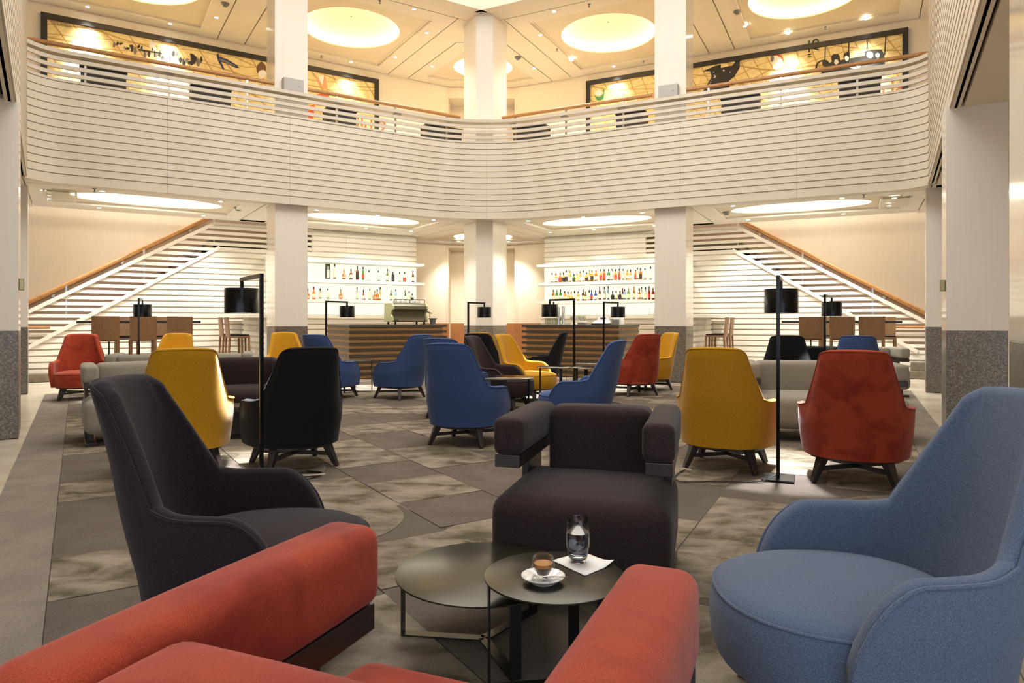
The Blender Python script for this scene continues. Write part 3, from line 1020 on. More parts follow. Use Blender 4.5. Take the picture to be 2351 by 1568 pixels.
# ---------------------------------------------------------------- stairs and slatted bar walls
for sd in 'LR':
    nm = SN[sd]
    SM = 8.9
    up = lambda z: 4.93 + (3.41 - z) / .588          # where the sloping upper edge is at height z
    lo = lambda z: 4.84 + (2.87 - z) / .62
    wall = shell('wall_slatted_' + nm)
    # solid ground behind the slats
    n0 = 3.47
    q = [(0.02, 0), (SM, 0), (SM, .40), (4.84, 2.87), (2.75, 2.87), (2.75, 3.43), (.02, 3.43)]
    mb = MB()
    k = len(q)
    mb.add([P(sd, s, n0, z) for s, z in q] + [P(sd, s, n0 + .06, z) for s, z in q],
           [tuple(range(k)), tuple(range(2 * k - 1, k - 1, -1))] + [(i, (i + 1) % k, k + (i + 1) % k, k + i) for i in range(k)])
    mb.obj('backing', 'stair_white', wall)
    pit = .126
    for i in range(27):
        z0 = .01 + i * pit
        zm = z0 + .045
        s1 = min(SM, up(zm))
        sl = min(s1, lo(zm)) if zm < 2.87 else 2.75      # solid part up to here, the open part beyond
        cuts = [0, 1.9, 3.85, 5.9, 7.6, 99]
        runs = []
        for c0, c1 in zip(cuts[:-1], cuts[1:]):
            for r0, r1, hh in ((c0, min(c1, sl), .094), (max(c0, sl), min(c1, s1), .070)):
                if r1 - r0 > .03:
                    runs.append((r0, r1, hh))
        for a, b2, hh in runs:
            z1 = z0 + hh
            mb = MB()
            if b2 >= s1 - .01:
                e0, e1 = min(SM, up(z0)), min(SM, up(z1))
            else:
                e0 = e1 = b2 - .002
            a += .002
            mb.hexa([P(sd, a, 3.43, z0), P(sd, e0, 3.43, z0), P(sd, e0, 3.468, z0), P(sd, a, 3.468, z0),
                     P(sd, a, 3.44, z1), P(sd, e1, 3.44, z1), P(sd, e1, 3.468, z1), P(sd, a, 3.468, z1)])
            mb.obj('slat', 'stair_white', wall)
    # sloping frame boards
    stair = shell('staircase_' + nm)
    for f_, zz0, zz1 in ((up, 3.41, .9), (lo, 2.87, .55)):
        a, b2 = P(sd, f_(zz0), 3.43, zz0), P(sd, f_(zz1), 3.43, zz1)
        MB().bar(a, b2, .075, .075).obj('stringer', 'stair_white', stair)
    fbox(MB(), sd, 2.75, 4.95, 3.40, 3.47, 3.365, 3.425).obj('stringer', 'stair_white', stair)
    # treads
    nst = 17
    for i in range(nst):
        zt = 3.05 * (i + 1) / nst
        s_hi = 8.75 - (8.75 - 4.75) * (i + 1) / nst
        fbox(MB(), sd, s_hi, s_hi + .30, 3.54, NW, zt - .05, zt).obj('tread', 'stair_stone', stair)
        fbox(MB(), sd, s_hi + .225, s_hi + .24, 3.54, NW, zt - .18, zt - .05).obj('riser', 'stair_dado', stair)
    fbox(MB(), sd, 2.75, 4.75, 3.54, NW, 2.97, 3.05).obj('landing', 'stair_stone', stair)
    for s0, s1, z1 in ((8.0, 9.6, .16), (8.45, 9.6, .34)):
        fbox(MB(), sd, s0, s1, 3.15 if z1 < .2 else 3.2, 3.40, 0, z1).obj('tread', 'stair_stone', stair, bevel=.01)
    # wall dado of the stair and rails
    q = [(3.0, 2.9), (3.0, 3.74), (4.7, 3.74), (9.4, .96), (9.4, 0), (7.6, 0)]
    q = [(s, z) for s, z in q]
    k = len(q)
    mb = MB()
    mb.add([P(sd, s, NW - .05, z) for s, z in q] + [P(sd, s, NW, z) for s, z in q],
           [tuple(range(k)), tuple(range(2 * k - 1, k - 1, -1))] + [(i, (i + 1) % k, k + (i + 1) % k, k + i) for i in range(k)])
    mb.obj('dado', 'stair_dado', stair)
    hz = .20
    a, b2 = P(sd, 4.7, 3.52, 3.55 + hz), P(sd, 8.95, 3.52, 1.05 + hz)
    MB().tube([a + (b2 - a) * (j / 6) for j in range(7)], .034, 10).obj('handrail', 'oak_rail', stair, smooth=True)
    MB().tube([P(sd, 3.0, NW - .12, 3.76), P(sd, 4.7, NW - .12, 3.76), P(sd, 9.3, NW - .12, 1.04)], .028, 8).obj('handrail', 'oak_rail', stair, smooth=True)
    for s in (4.95, 6.35, 7.75):
        zt = 3.55 - (s - 4.7) * .588
        fbox(MB(), sd, s - .016, s + .016, 3.505, 3.537, max(0, zt - .5), zt + hz).obj('rail_post', 'steel', stair)
    for s in (5.3, 6.7, 8.0):
        zt = 3.76 - (s - 4.7) * .59
        fbox(MB(), sd, s - .03, s + .03, NW - .10, NW - .05, zt - .10, zt - .02).obj('rail_bracket', 'steel', stair)
    MB().tube([P(sd, 8.02, 3.36, 1.07), P(sd, 8.7, 3.36, 1.07)], .03, 8).obj('handrail', 'oak_rail', stair, smooth=True)
    # lit shelves behind the bar
    shelf_z = (2.65, 2.165, 1.685)
    shv = thing('bar_shelf', 'three white backlit shelves on the slatted wall behind the %s bar' % nm, 'shelf')
    for z in shelf_z:
        fbox(MB(), sd, -.09, 3.9, 3.12, 3.40, z - .035, z + .035).obj('shelf_board', 'shelf_white', shv, bevel=.004)
    for i, (z0, z1) in enumerate(((2.21, 2.60), (1.73, 2.12), (1.36, 1.64))):
        fbox(MB(), sd, .02, 3.85, 3.392, 3.399, z0, z1).obj('back_panel', 'shelf_glow', shv)
    for z in shelf_z[1:]:
        fbox(MB(), sd, 1.55, 2.75, 3.14, 3.38, z + .035, z + .055).obj('riser_board', 'speaker_grey', shv)
    # back counter with its end panel and stool ledge
    bc = thing('back_counter', 'cream slatted back counter with white top behind the %s bar and column' % nm, 'counter')
    fbox(MB(), sd, .1, 4.18, 2.80, 3.39, 1.26, 1.33).obj('counter_top', 'cream_counter', bc, bevel=.004)
    for i in range(10):
        fbox(MB(), sd, .15, 4.16, 2.86, 2.90, .02 + i * .124, .12 + i * .124).obj('slat', 'stair_white', bc)
    fbox(MB(), sd, .15, 4.16, 2.90, 3.39, 0, 1.26).obj('body', 'stair_white', bc)
    lg = thing('stool_ledge', 'white bar ledge on a slatted side panel by the %s back column' % nm, 'counter')
    fbox(MB(), sd, 4.20, 4.68, 1.2, 3.39, 1.27, 1.335).obj('ledge_top', 'cream_counter', lg, bevel=.004)
    fbox(MB(), sd, 4.30, 4.34, 1.3, 3.39, 0, 1.27).obj('body', 'stair_white', lg)
    for i in range(10):
        fbox(MB(), sd, 4.34, 4.375, 1.3, 3.38, .02 + i * .124, .105 + i * .124).obj('slat', 'stair_white', lg)

# ---------------------------------------------------------------- bars
def bar(sd, s0, s1, label):
    t = thing('bar_counter', label, 'bar')
    n0, n1, h = .45, 1.9, 1.12
    fbox(MB(), sd, s0 - .10, s1 + .02, n0 - .03, n0 + .75, h - .055, h).obj('counter_top', 'bar_stone', t, bevel=.004)
    fbox(MB(), sd, s1 - .62, s1 + .02, n0 + .755, n1 + .02, h - .055, h).obj('counter_top', 'bar_stone', t, bevel=.004)
    fbox(MB(), sd, s0, s1 - .02, n0 + .02, n0 + .68, .0, h - .056).obj('body', 'walnut', t)
    fbox(MB(), sd, s1 - .60, s1 - .02, n0 + .69, n1, .0, h - .056).obj('body', 'walnut', t)
    pit = .1235
    for i in range(9):
        z1 = h - .055 - i * pit
        if i:
            fbox(MB(), sd, s0 - .10, s1 + .015, n0 - .02, n0 + .018, z1, z1 + .056).obj('stone_strip', 'bar_stone', t, bevel=.003)
            fbox(MB(), sd, s1 - .018, s1 + .015, n0 + .02, n1 + .015, z1, z1 + .056).obj('stone_strip', 'bar_stone', t, bevel=.003)
        if z1 - pit + .056 >= -.01:
            fbox(MB(), sd, s0, s1, n0 - .004, n0 + .019, max(.005, z1 - pit + .058), z1 - .002).obj('wood_strip', 'walnut', t)
            fbox(MB(), sd, s1 - .019, s1 + .0, n0 + .021, n1, max(.005, z1 - pit + .058), z1 - .002).obj('wood_strip', 'walnut', t)
    return t
bar('L', .73, 2.85, 'left bar counter clad in dark stone and walnut strips, coffee machine on top')
bar('R', .90, 3.02, 'right bar counter clad in dark stone and walnut strips, beer tap on top')
BTOP = 1.12
# coffee machine on the left bar
xv, yv = -SD['L'][0], SD['L'][1]
o_ = P('L', 1.42, .85, BTOP)
cmac = thing('coffee_machine', 'olive and steel espresso machine with black knob on the left bar', 'coffee machine', o_, math.atan2(xv.y, xv.x))
prof = [(-.26, .06), (.20, .06), (.22, .10), (.20, .16), (.14, .22), (.16, .29), (.25, .34), (.24, .41), (.16, .47), (-.24, .47)]
for x0, x1, m_, nme in ((-.42, -.38, 'machine_side', 'side_panel'), (-.375, .375, 'machine_olive', 'body'), (.38, .42, 'machine_side', 'side_panel')):
    k = len(prof)
    mb = MB()
    sc = 1.0 if nme == 'side_panel' else .97
    mb.add([(x0, -y * sc, z) for y, z in prof] + [(x1, -y * sc, z) for y, z in prof],
           [tuple(range(k)), tuple(range(2 * k - 1, k - 1, -1))] + [(i, (i + 1) % k, k + (i + 1) % k, k + i) for i in range(k)])
    mb.obj(nme, m_, cmac, bevel=.006)
mb = MB()
for x in (-.34, .34):
    for y in (-.2, .2):
        mb.cyl((x, y), .022, 0, .06, 10)
mb.obj('feet', 'black_plastic', cmac)
MB().box(-.30, .30, -.27, -.24, .075, .13).obj('drip_tray', 'steel', cmac, bevel=.005)
mb = MB()
for x in (-.36, 0, .36):
    mb.cyl((x, -.17), .008, .47, .55, 8)
mb.tube([(-.36, -.17, .55), (.36, -.17, .55)], .007, 8)
mb.obj('cup_rail', 'black_metal', cmac)
mb = MB()
for i in range(6):
    for j in range(2):
        mb.lathe([(.028, .472), (.036, .50), (.038, .535), (.034, .535), (.030, .49)], 12, (-.28 + i * .11, -.06 + j * .12))
mb.obj('cup_stack', 'porcelain', cmac, smooth=True)
mb = MB()
mb.rings([[(.42, -.10 + .035 * math.cos(a), .40 + .035 * math.sin(a)) for a in [2 * PI * i / 14 for i in range(14)]],
          [(.47, -.10 + .035 * math.cos(a), .40 + .035 * math.sin(a)) for a in [2 * PI * i / 14 for i in range(14)]]])
mb.obj('knob', 'black_plastic', cmac, smooth=True)
mb = MB()
mb.tube([(.40, -.16, .30), (.46, -.18, .27), (.53, -.2, .25)], .012, 8)
mb.tube([(.48, -.18, .26), (.49, -.18, .16)], .006, 6)
mb.obj('steam_wand', 'black_metal', cmac, smooth=True)
gr = thing('coffee_bin', 'small dark knock-out bin beside the espresso machine on the left bar', 'bin', P('L', .82, .75, BTOP), 0)
MB().lathe([(.055, 0), (.075, .12), (.068, .12), (.05, .01)], 18).obj('bin_body', 'grey_plastic', gr, smooth=True)
MB().lathe([(.085, .12), (.10, .135), (.09, .145), (.0, .145)], 18).obj('lid', 'black_plastic', gr, smooth=True)
# beer tap tower on the right bar
bt = thing('beer_tap', 'chrome twin column beer tap with dark handles on the right bar', 'beer tap', P('R', 1.62, .70, BTOP), 0)
for dx in (-.055, .055):
    MB().lathe([(.05, 0), (.05, .012), (.04, .02), (.04, .40), (.036, .41), (0, .41)], 20, (dx, 0)).obj('tower', 'chrome', bt, smooth=True)
for dx, l in ((-.16, 0), (-.24, 1)):
    MB().tube([(-.05, 0, .33), (dx, -.03, .33), (dx - .02, -.05, .25)], .010, 8).obj('spout', 'steel', bt, smooth=True)
    MB().tube([(dx, -.03, .34), (dx, -.03, .38)], .007, 8).obj('tap_stem', 'steel', bt)
    MB().lathe([(.010, .38), (.018, .44), (.016, .50), (.0, .505)], 10, (dx, -.03)).obj('tap_handle', 'black_plastic', bt, smooth=True)
# glassware on the right bar
def glass_mesh(kind):
    mb = MB()
    if kind == 'tall':
        mb.lathe([(.028, 0), (.030, .004), (.036, .15), (.034, .15), (.028, .012), (0, .010)], 14)
    elif kind == 'wine':
        mb.lathe([(.034, 0), (.034, .004), (.006, .008), (.006, .08), (.03, .11), (.038, .15), (.034, .19), (.032, .19), (.035, .15), (.027, .114), (0, .09)], 14)
    else:
        mb.lathe([(.055, 0), (.008, .085), (.006, .165), (.03, .168), (.032, .172), (0, .173)], 14)
    return mb.mesh('glass_' + kind, 'thin_glass', True)
def clear(name, tint, k):       # thin clear glass: see-through with a fresnel shine
    m, nt, b = base(name)
    nt.nodes.remove(b)
    tr, gl, mx, fr = (nt.nodes.new(x) for x in ('ShaderNodeBsdfTransparent', 'ShaderNodeBsdfGlossy', 'ShaderNodeMixShader', 'ShaderNodeLayerWeight'))
    tr.inputs['Color'].default_value = tint
    gl.inputs['Roughness'].default_value = .03
    fr.inputs['Blend'].default_value = k
    nt.links.new(fr.outputs['Facing'], mx.inputs['Fac'])
    nt.links.new(tr.outputs[0], mx.inputs[1])
    nt.links.new(gl.outputs[0], mx.inputs[2])
    nt.links.new(mx.outputs[0], nt.nodes['Material Output'].inputs['Surface'])
clear('thin_glass', (.86, .88, .84, 1), .3)
clear('clear_wall', (.97, .98, .98, 1), .14)
GM = {k: glass_mesh(k) for k in ('tall', 'wine', 'martini')}
gl = []
ORD = ['first', 'second', 'third', 'fourth', 'fifth', 'sixth', 'seventh', 'eighth', 'ninth', 'tenth', 'eleventh', 'twelfth', 'thirteenth', 'fourteenth', 'fifteenth',
       'sixteenth', 'seventeenth', 'eighteenth', 'nineteenth', 'twentieth'] + ['twenty-' + x for x in ('first', 'second', 'third', 'fourth', 'fifth', 'sixth', 'seventh', 'eighth', 'ninth')] + ['thirtieth'] + ['thirty-' + x for x in ('first', 'second', 'third', 'fourth', 'fifth', 'sixth')]
def put_glasses(us, kind, n0, desc, group, zt=BTOP):
    for i, u in enumerate(us):
        o = link({'tall': 'tumbler_glass', 'wine': 'wine_glass', 'martini': 'cocktail_glass'}[kind], GM[kind])
        o.location = P('R', rayplane('R', u, n0 + (.10 if i % 2 else 0)), n0 + (.10 if i % 2 else 0), zt)
        tag(o, '%s, %s from left' % (desc, ORD[i]), 'glass', group)
put_glasses((1254, 1260, 1266, 1272, 1278, 1284), 'tall', .62, 'clear tall glass left of the beer tap on the right bar', 'tall glasses on the right bar')
put_glasses((1290, 1313, 1326, 1333, 1341), 'wine', .72, 'clear stemmed wine glass beside the beer tap on the right bar', 'wine glasses on the right bar')
put_glasses((1492, 1502, 1512, 1519), 'martini', 2.95, 'cocktail glass upside down on the back counter by the right column', 'cocktail glasses by the right column', 1.33)
# till, printers and tray on the right bar
def on_bar(name, label, cat, s, n, parts):
    t = thing(name, label, cat, P('R', s, n, BTOP), math.atan2(SD['R'][0].y, SD['R'][0].x))
    for nme, m_, bx in parts:
        mb = MB()
        if len(bx) == 6:
            mb.box(*bx)
        else:
            mb.hexa(bx)
        mb.obj(nme, m_, t, bevel=.006)
    return t
on_bar('cash_register', 'grey wedge shaped cash register with two dark displays on the right bar', 'cash register', 2.52, .85,
       [('base', 'black_plastic', (-.19, .19, -.16, .16, 0, .03)), ('keyboard', 'white_plastic', [(-.17, -.15, .03), (.17, -.15, .03), (.17, .08, .03), (-.17, .08, .03), (-.15, -.13, .06), (.15, -.13, .06), (.15, .08, .10), (-.15, .08, .10)]),
        ('screen', 'speaker_grey', [(-.14, .06, .08), (.14, .06, .08), (.14, .14, .08), (-.14, .14, .08), (-.12, .08, .20), (.12, .08, .20), (.12, .14, .20), (-.12, .14, .20)]),
        ('display', 'black_plastic', (-.06, .06, .055, .07, .13, .155))])
on_bar('receipt_printer', 'dark receipt printer with white paper cover right of the cash register', 'printer', 2.88, .80,
       [('body', 'grey_plastic', (-.09, .07, -.11, .11, 0, .11)), ('cover', 'white_plastic', (-.06, .11, -.09, .11, .112, .15)), ('side', 'white_plastic', (.072, .12, -.10, .11, 0, .11))])
on_bar('card_terminal', 'low dark card terminal left of the cash register on the right bar', 'card terminal', 2.10, .75,
       [('body', 'grey_plastic', (-.07, .09, -.08, .08, 0, .045)), ('pad', 'white_plastic', (-.04, .08, -.06, .06, .046, .07))])
on_bar('bar_tray', 'small white stack of folded menus near the card terminal', 'tray', 1.95, .72,
       [('menu', 'paper', (-.07, .06, -.07, .07, 0, .012)), ('menu', 'paper', (-.065, .06, -.07, .06, .0125, .024))])

# ---------------------------------------------------------------- bottles
def bottle(shape, h, body, cap, lab):
    mb = MB()
    r = .037
    P_ = {'tall': [(r, 0), (r, .60), (r * .8, .68), (r * .36, .74), (r * .33, .86)],
          'round': [(r * .8, 0), (r * 1.35, .12), (r * 1.45, .30), (r * 1.1, .48), (r * .4, .58), (r * .34, .80)],
          'square': [(r * 1.1, 0), (r * 1.1, .50), (r * .9, .58), (r * .38, .64), (r * .36, .82)],
          'slim': [(r * .85, 0), (r * .85, .50), (r * .55, .66), (r * .33, .76), (r * .32, .88)],
          'cone': [(r * 1.25, 0), (r * 1.2, .12), (r * .75, .50), (r * .36, .62), (r * .34, .84)]}[shape]
    n = 12
    pr = [(a, z * h) for a, z in P_]
    mb.lathe(pr, n)
    nf = len(mb.f)
    top = pr[-1]
    mb.lathe([(top[0] * 1.25, top[1] - .012), (top[0] * 1.25, h * .985), (top[0] * .9, h)], n)
    nc = len(mb.f)
    za, zb = (.14 * h, .46 * h) if shape != 'round' else (.10 * h, .34 * h)
    def rad(z):
        for (r0, z0), (r1, z1) in zip(pr[:-1], pr[1:]):
            if z0 <= z <= z1:
                return r0 + (r1 - r0) * (z - z0) / (z1 - z0)
        return r
    rr = [(rad(z) + .0012, z) for z in (za, (za + zb) / 2, zb)]
    mb.rings([[(q * math.cos(2 * PI * i / n), q * math.sin(2 * PI * i / n), z) for i in range(n)] for q, z in rr], cap=False)
    me = bpy.data.meshes.new('bottle')
    me.from_pydata(mb.v, [], mb.f)
    for m_ in ('bottle_' + body, cap, lab):
        me.materials.append(MAT[m_])
    for i, f in enumerate(me.polygons):
        f.material_index = 0 if i < nf else 1 if i < nc else 2
        f.use_smooth = True
    return me
def row(sd, z, us, kinds, shelf_name, n0=3.22, lift=None):
    rb = random.Random(hash_(shelf_name))
    for i, u in enumerate(us):
        k = kinds[i] if i < len(kinds) else kinds[i % len(kinds)]
        shape, body, cap, lab, h = k
        s = rayplane(sd, u, n0)
        o = link('bottle', bottle(shape, h, body, cap, lab))
        zz = z + (.020 if 1.55 < s < 2.75 else 0)
        o.location = P(sd, s, n0 + rb.uniform(-.03, .03), zz)
        o.rotation_euler = (0, 0, rb.uniform(0, 6))
        cn = {'clear': 'clear glass', 'honey': 'honey coloured', 'dark': 'dark glass', 'olive': 'olive green', 'pale_green': 'pale green', 'pale_blue': 'pale blue'}.get(body, body)
        cp = {'cap_black': 'black cap', 'cap_red': 'red cap', 'cap_gold': 'gold cap'}[cap]
        tag(o, '%s bottle with %s, %s from the left on the %s' % (cn, cp, ORD[i], shelf_name), 'bottle', 'bottles on the ' + shelf_name)
def hash_(s):
    return sum(ord(c) * (i + 3) for i, c in enumerate(s))
K, Rd, G = 'cap_black', 'cap_red', 'cap_gold'
C_, Bk, Rl = 'label_cream', 'label_black', 'label_red'
zu, zl = 2.165 + .035, 1.685 + .035
row('L', zu, [768, 790, 805, 821, 833, 847, 869, 890, 903, 917, 928, 948],
    [('tall', 'clear', K, C_, .37), ('round', 'amber', G, C_, .27), ('square', 'brown', K, C_, .27), ('tall', 'brown', K, Bk, .34), ('slim', 'green', K, Rl, .33), ('cone', 'clear', K, C_, .28),
     ('tall', 'clear', K, C_, .28), ('slim', 'olive', K, C_, .33), ('tall', 'dark', K, Bk, .27), ('square', 'clear', K, C_, .27), ('square', 'clear', K, Rl, .27), ('slim', 'brown', K, C_, .31)], 'left bar upper shelf')
row('L', zl, [707, 720, 736, 752, 782, 820, 834, 849, 860, 867, 872, 898, 908, 931, 939, 947],
    [('round', 'amber', K, C_, .26), ('square', 'amber', Rd, C_, .30), ('tall', 'clear', K, C_, .25), ('tall', 'clear', K, C_, .25), ('round', 'amber', G, C_, .24), ('slim', 'clear', K, C_, .30),
     ('cone', 'red', K, C_, .26), ('tall', 'clear', G, C_, .30), ('round', 'amber', G, C_, .25), ('round', 'amber', K, C_, .29), ('slim', 'honey', K, C_, .33), ('slim', 'olive', G, C_, .28),
     ('slim', 'pale_blue', K, C_, .29), ('cone', 'green', G, C_, .28), ('tall', 'clear', Rd, C_, .26), ('square', 'clear', K, Bk, .2)], 'left bar lower shelf')
t = thing('gift_box', 'tall dark bottle gift carton standing on the left bar upper shelf', 'box', P('L', rayplane('L', 752, 3.22), 3.22, zu + .02), math.atan2(xv.y, xv.x))
MB().box(-.05, .05, -.05, .05, 0, .36).obj('carton', 'label_black', t, bevel=.003)
MB().box(-.03, .03, -.052, -.0505, .03, .22).obj('printed_shape', 'label_cream', t)
MB().box(-.012, .012, -.052, -.0505, .22, .30).obj('printed_shape', 'label_cream', t)
t['label'] = 'tall dark carton with a pale printed bottle, leftmost on the left bar upper shelf'
RK = [('tall', 'clear', K, C_, .26), ('square', 'honey', Rd, C_, .25), ('square', 'amber', K, Rl, .26), ('square', 'honey', K, Bk, .27), ('tall', 'clear', K, Bk, .32), ('tall', 'honey', G, C_, .31),
      ('square', 'green', K, Bk, .22), ('round', 'honey', G, C_, .24), ('slim', 'honey', K, C_, .28), ('tall', 'clear', K, C_, .30), ('tall', 'honey', K, Bk, .24), ('slim', 'honey', G, C_, .31), ('tall', 'honey', K, Bk, .30),
      ('tall', 'amber', Rd, C_, .30), ('slim', 'honey', K, Rl, .29), ('tall', 'amber', K, Rl, .29), ('tall', 'green', K, C_, .29), ('slim', 'clear', Rd, C_, .29), ('tall', 'honey', K, Rl, .28), ('slim', 'amber', K, Rl, .29),
      ('tall', 'clear', Rd, C_, .28), ('tall', 'honey', G, C_, .26), ('square', 'honey', K, C_, .26), ('slim', 'amber', K, Rl, .25), ('slim', 'clear', K, C_, .30), ('tall', 'amber', K, Bk, .29), ('tall', 'clear', K, C_, .30),
      ('slim', 'clear', K, C_, .33), ('tall', 'amber', K, C_, .33), ('slim', 'honey', K, C_, .33)]
row('R', zu, [1268, 1276, 1285, 1293, 1300, 1308, 1317, 1325, 1332, 1340, 1347, 1353, 1360, 1369, 1380, 1387, 1397, 1405, 1413, 1422, 1431, 1440, 1447, 1459, 1463, 1470, 1481, 1494, 1508, 1518], RK, 'right bar upper shelf')
RK2 = [('tall', 'amber', Rd, C_, .30), ('tall', 'green', G, C_, .30), ('tall', 'green', K, C_, .31), ('tall', 'honey', K, C_, .26), ('square', 'honey', K, C_, .24), ('round', 'honey', G, C_, .25), ('square', 'clear', K, C_, .26),
       ('tall', 'honey', K, C_, .24), ('tall', 'brown', Rd, C_, .29), ('slim', 'olive', G, C_, .24), ('square', 'clear', K, C_, .27), ('slim', 'blue', K, Rl, .27), ('tall', 'blue', K, C_, .26), ('slim', 'red', Rd, C_, .33),
       ('tall', 'clear', K, C_, .32), ('slim', 'pale_blue', K, C_, .34), ('round', 'dark', K, Bk, .22), ('square', 'clear', K, C_, .22), ('round', 'dark', K, Bk, .22), ('slim', 'red', Rd, C_, .28), ('tall', 'pale_blue', K, C_, .25),
       ('tall', 'pale_green', G, C_, .28), ('slim', 'honey', G, C_, .32), ('square', 'amber', K, C_, .27), ('slim', 'clear', Rd, C_, .30), ('tall', 'clear', K, C_, .31), ('slim', 'red', Rd, Rl, .33), ('tall', 'red', Rd, C_, .29), ('tall', 'amber', K, C_, .28),
       ('tall', 'green', K, Bk, .31)]
row('R', zl, [1270, 1279, 1287, 1296, 1304, 1311, 1319, 1328, 1338, 1344, 1353, 1358, 1367, 1376, 1387, 1396, 1406, 1415, 1423, 1429, 1434, 1442, 1455, 1467, 1473, 1482, 1491, 1499, 1506, 1514], RK2, 'right bar lower shelf')

# ---------------------------------------------------------------- high-back armchair
def chair_plan(z):
    k = .93 + .07 * min(1, max(0, (z - .19) / .28))
    pts = [(.398, .20), (.400, .17)]
    m_ = 36
    for i in range(m_ + 1):
        a = PI * i / m_
        c, s = math.cos(a), math.sin(a)
        e = 2 / 2.4
        pts.append((.400 * (1 if c >= 0 else -1) * abs(c) ** e, .12 - .50 * abs(s) ** e))
    pts += [(-.400, .17), (-.398, .20)]
    return [(x * k, y * k) for x, y in pts]
def resample_line(pts, n):
    L_ = [0]
    for i in range(1, len(pts)):
        L_.append(L_[-1] + math.dist(pts[i], pts[i - 1]))
    out = []
    for j in range(n):
        x = L_[-1] * j / (n - 1)
        for i in range(1, len(L_)):
            if x <= L_[i] + 1e-9:
                t = (x - L_[i - 1]) / max(1e-9, L_[i] - L_[i - 1])
                out.append((pts[i - 1][0] + (pts[i][0] - pts[i - 1][0]) * t, pts[i - 1][1] + (pts[i][1] - pts[i - 1][1]) * t))
                break
    return out, L_[-1]
def chair_top(q, half):         # height of the rim at distance q from the middle of the back
    q = abs(q)
    q0, q1, qe = .375, .435, half
    if q < q0:
        e = max(0, q - (q0 - .085)) / .085
        return 1.0 - .012 * (q / q0) ** 2 - (.05 * (1 - math.sqrt(max(0, 1 - e * e))) if e > 0 else 0)
    if q < q1:
        t = (q - q0) / (q1 - q0)
        return .938 + (.60 - .938) * t
    if q < q1 + .10:
        t = (q - q1) / .10
        return .60 - .022 * math.sin(t * PI / 2)
    t = (q - q1 - .10) / (qe - q1 - .10)
    z = .578 - .010 * t
    if t > .55:
        e = (t - .55) / .45
        z = .572 - (.572 - .33) * (1 - math.sqrt(max(0, 1 - e * e)))
    return z
def chair_pt(px, py, z):
    rec = .235 * (max(0, z - .30) / .70) ** 1.35
    w = max(0, (z - .56) / .44)
    wb = min(1, max(0, (-py - .06) / .14))
    tx = 1 - wb * .325 * max(0, (z - .42) / .58)
    if py < -.25:
        py += (-.25 - py) * .55 * min(1, w)
    return Vector((px * tx, py - rec, z))
def chair_shell():
    nv = 12
    _r, length = resample_line(chair_plan(.5), 50)
    half = length / 2
    qs = [.0, .06, .12, .18, .24, .28, .295, .31, .325, .34, .352, .363, .371, .375, .385, .395, .405, .415, .425, .435, .445, .455, .47, .485, .50, .52, .535]
    k_ = 20
    qs += [.535 + (half - .535) * math.sin(PI / 2 * (i / k_)) for i in range(1, k_ + 1)]
    qs = [-x for x in reversed(qs[1:])] + qs
    nu = len(qs)
    def plan_at(z):
        l, ln = resample_line(chair_plan(z), 801)
        return [l[int(round((q + half) / length * 800))] for q in qs]
    ref = plan_at(.5)
    low = [plan_at(.195), None, plan_at(.47)]
    outer, inner, rim = [], [], []
    cols = []
    for i in range(nu):
        q = qs[i]
        top = chair_top(q, half)
        # inward direction in plan
        a, b_ = ref[max(0, i - 1)], ref[min(nu - 1, i + 1)]
        t = Vector((b_[0] - a[0], b_[1] - a[1])).normalized()
        inn = Vector((-t.y, t.x))
        if inn.dot(Vector((-ref[i][0], .02 - ref[i][1]))) < 0:
            inn = -inn
        th = .060 + .03 * max(0, 1 - (abs(q) / .45) ** 2)
        col = []
        zs = [.195 + (top - .03 - .195) * (j / nv) for j in range(nv + 1)]
        def pos(z):
            f = min(1, (z - .195) / .275)
            l = low[0][i], low[2][i]
            return chair_pt(l[0][0] + (l[1][0] - l[0][0]) * math.sin(f * PI / 2), l[0][1] + (l[1][1] - l[0][1]) * math.sin(f * PI / 2), z)
        for z in zs:
            col.append(pos(z))
        e = pos(top)
        i3 = Vector((inn.x, inn.y, 0))
        for j in range(1, 6):       # rounded rim
            a_ = PI * j / 6
            c = pos(top - .03) + i3 * (th / 2)
            c.z = top - .03
            col.append(c + i3 * (-math.cos(a_) * th / 2) + Vector((0, 0, .03 * math.sin(a_))))
        for z in reversed(zs):
            col.append(pos(z) + i3 * th)
        cols.append(col)
    mb = MB()
    mb.rings(cols, closed=True, cap=True)
    rimline = [c[nv + 2] for c in cols]
    seam = [c[nv + 1] + (c[nv + 1] - c[nv + 7]).normalized() * .004 for c in cols]
    return mb, seam
def chair_seat():
    def outline(k):
        pts = []
        for i in range(40):
            a = 2 * PI * i / 40
            c, s = math.cos(a), math.sin(a)
            if s >= 0:
                x, y = .352 * (1 if c >= 0 else -1) * abs(c) ** .86, .06 + .375 * abs(s) ** .95
            else:
                x, y = .352 * (1 if c >= 0 else -1) * abs(c) ** .86, .06 - .36 * abs(s) ** .95
            pts.append((x * k, .06 + (y - .06) * k))
        return pts
    prof = [(.90, .195), (.955, .205), (.985, .235), (1.0, .30), (.995, .35), (.975, .385), (.94, .405), (.85, .420), (.65, .432), (.35, .438), (.05, .440)]
    mb = MB()
    mb.rings([[(x, y, z) for x, y in outline(k)] for k, z in prof])
    pip = MB().tube([(x, y, .392) for x, y in outline(.968)], .005, 6, closed=True)
    return mb, pip
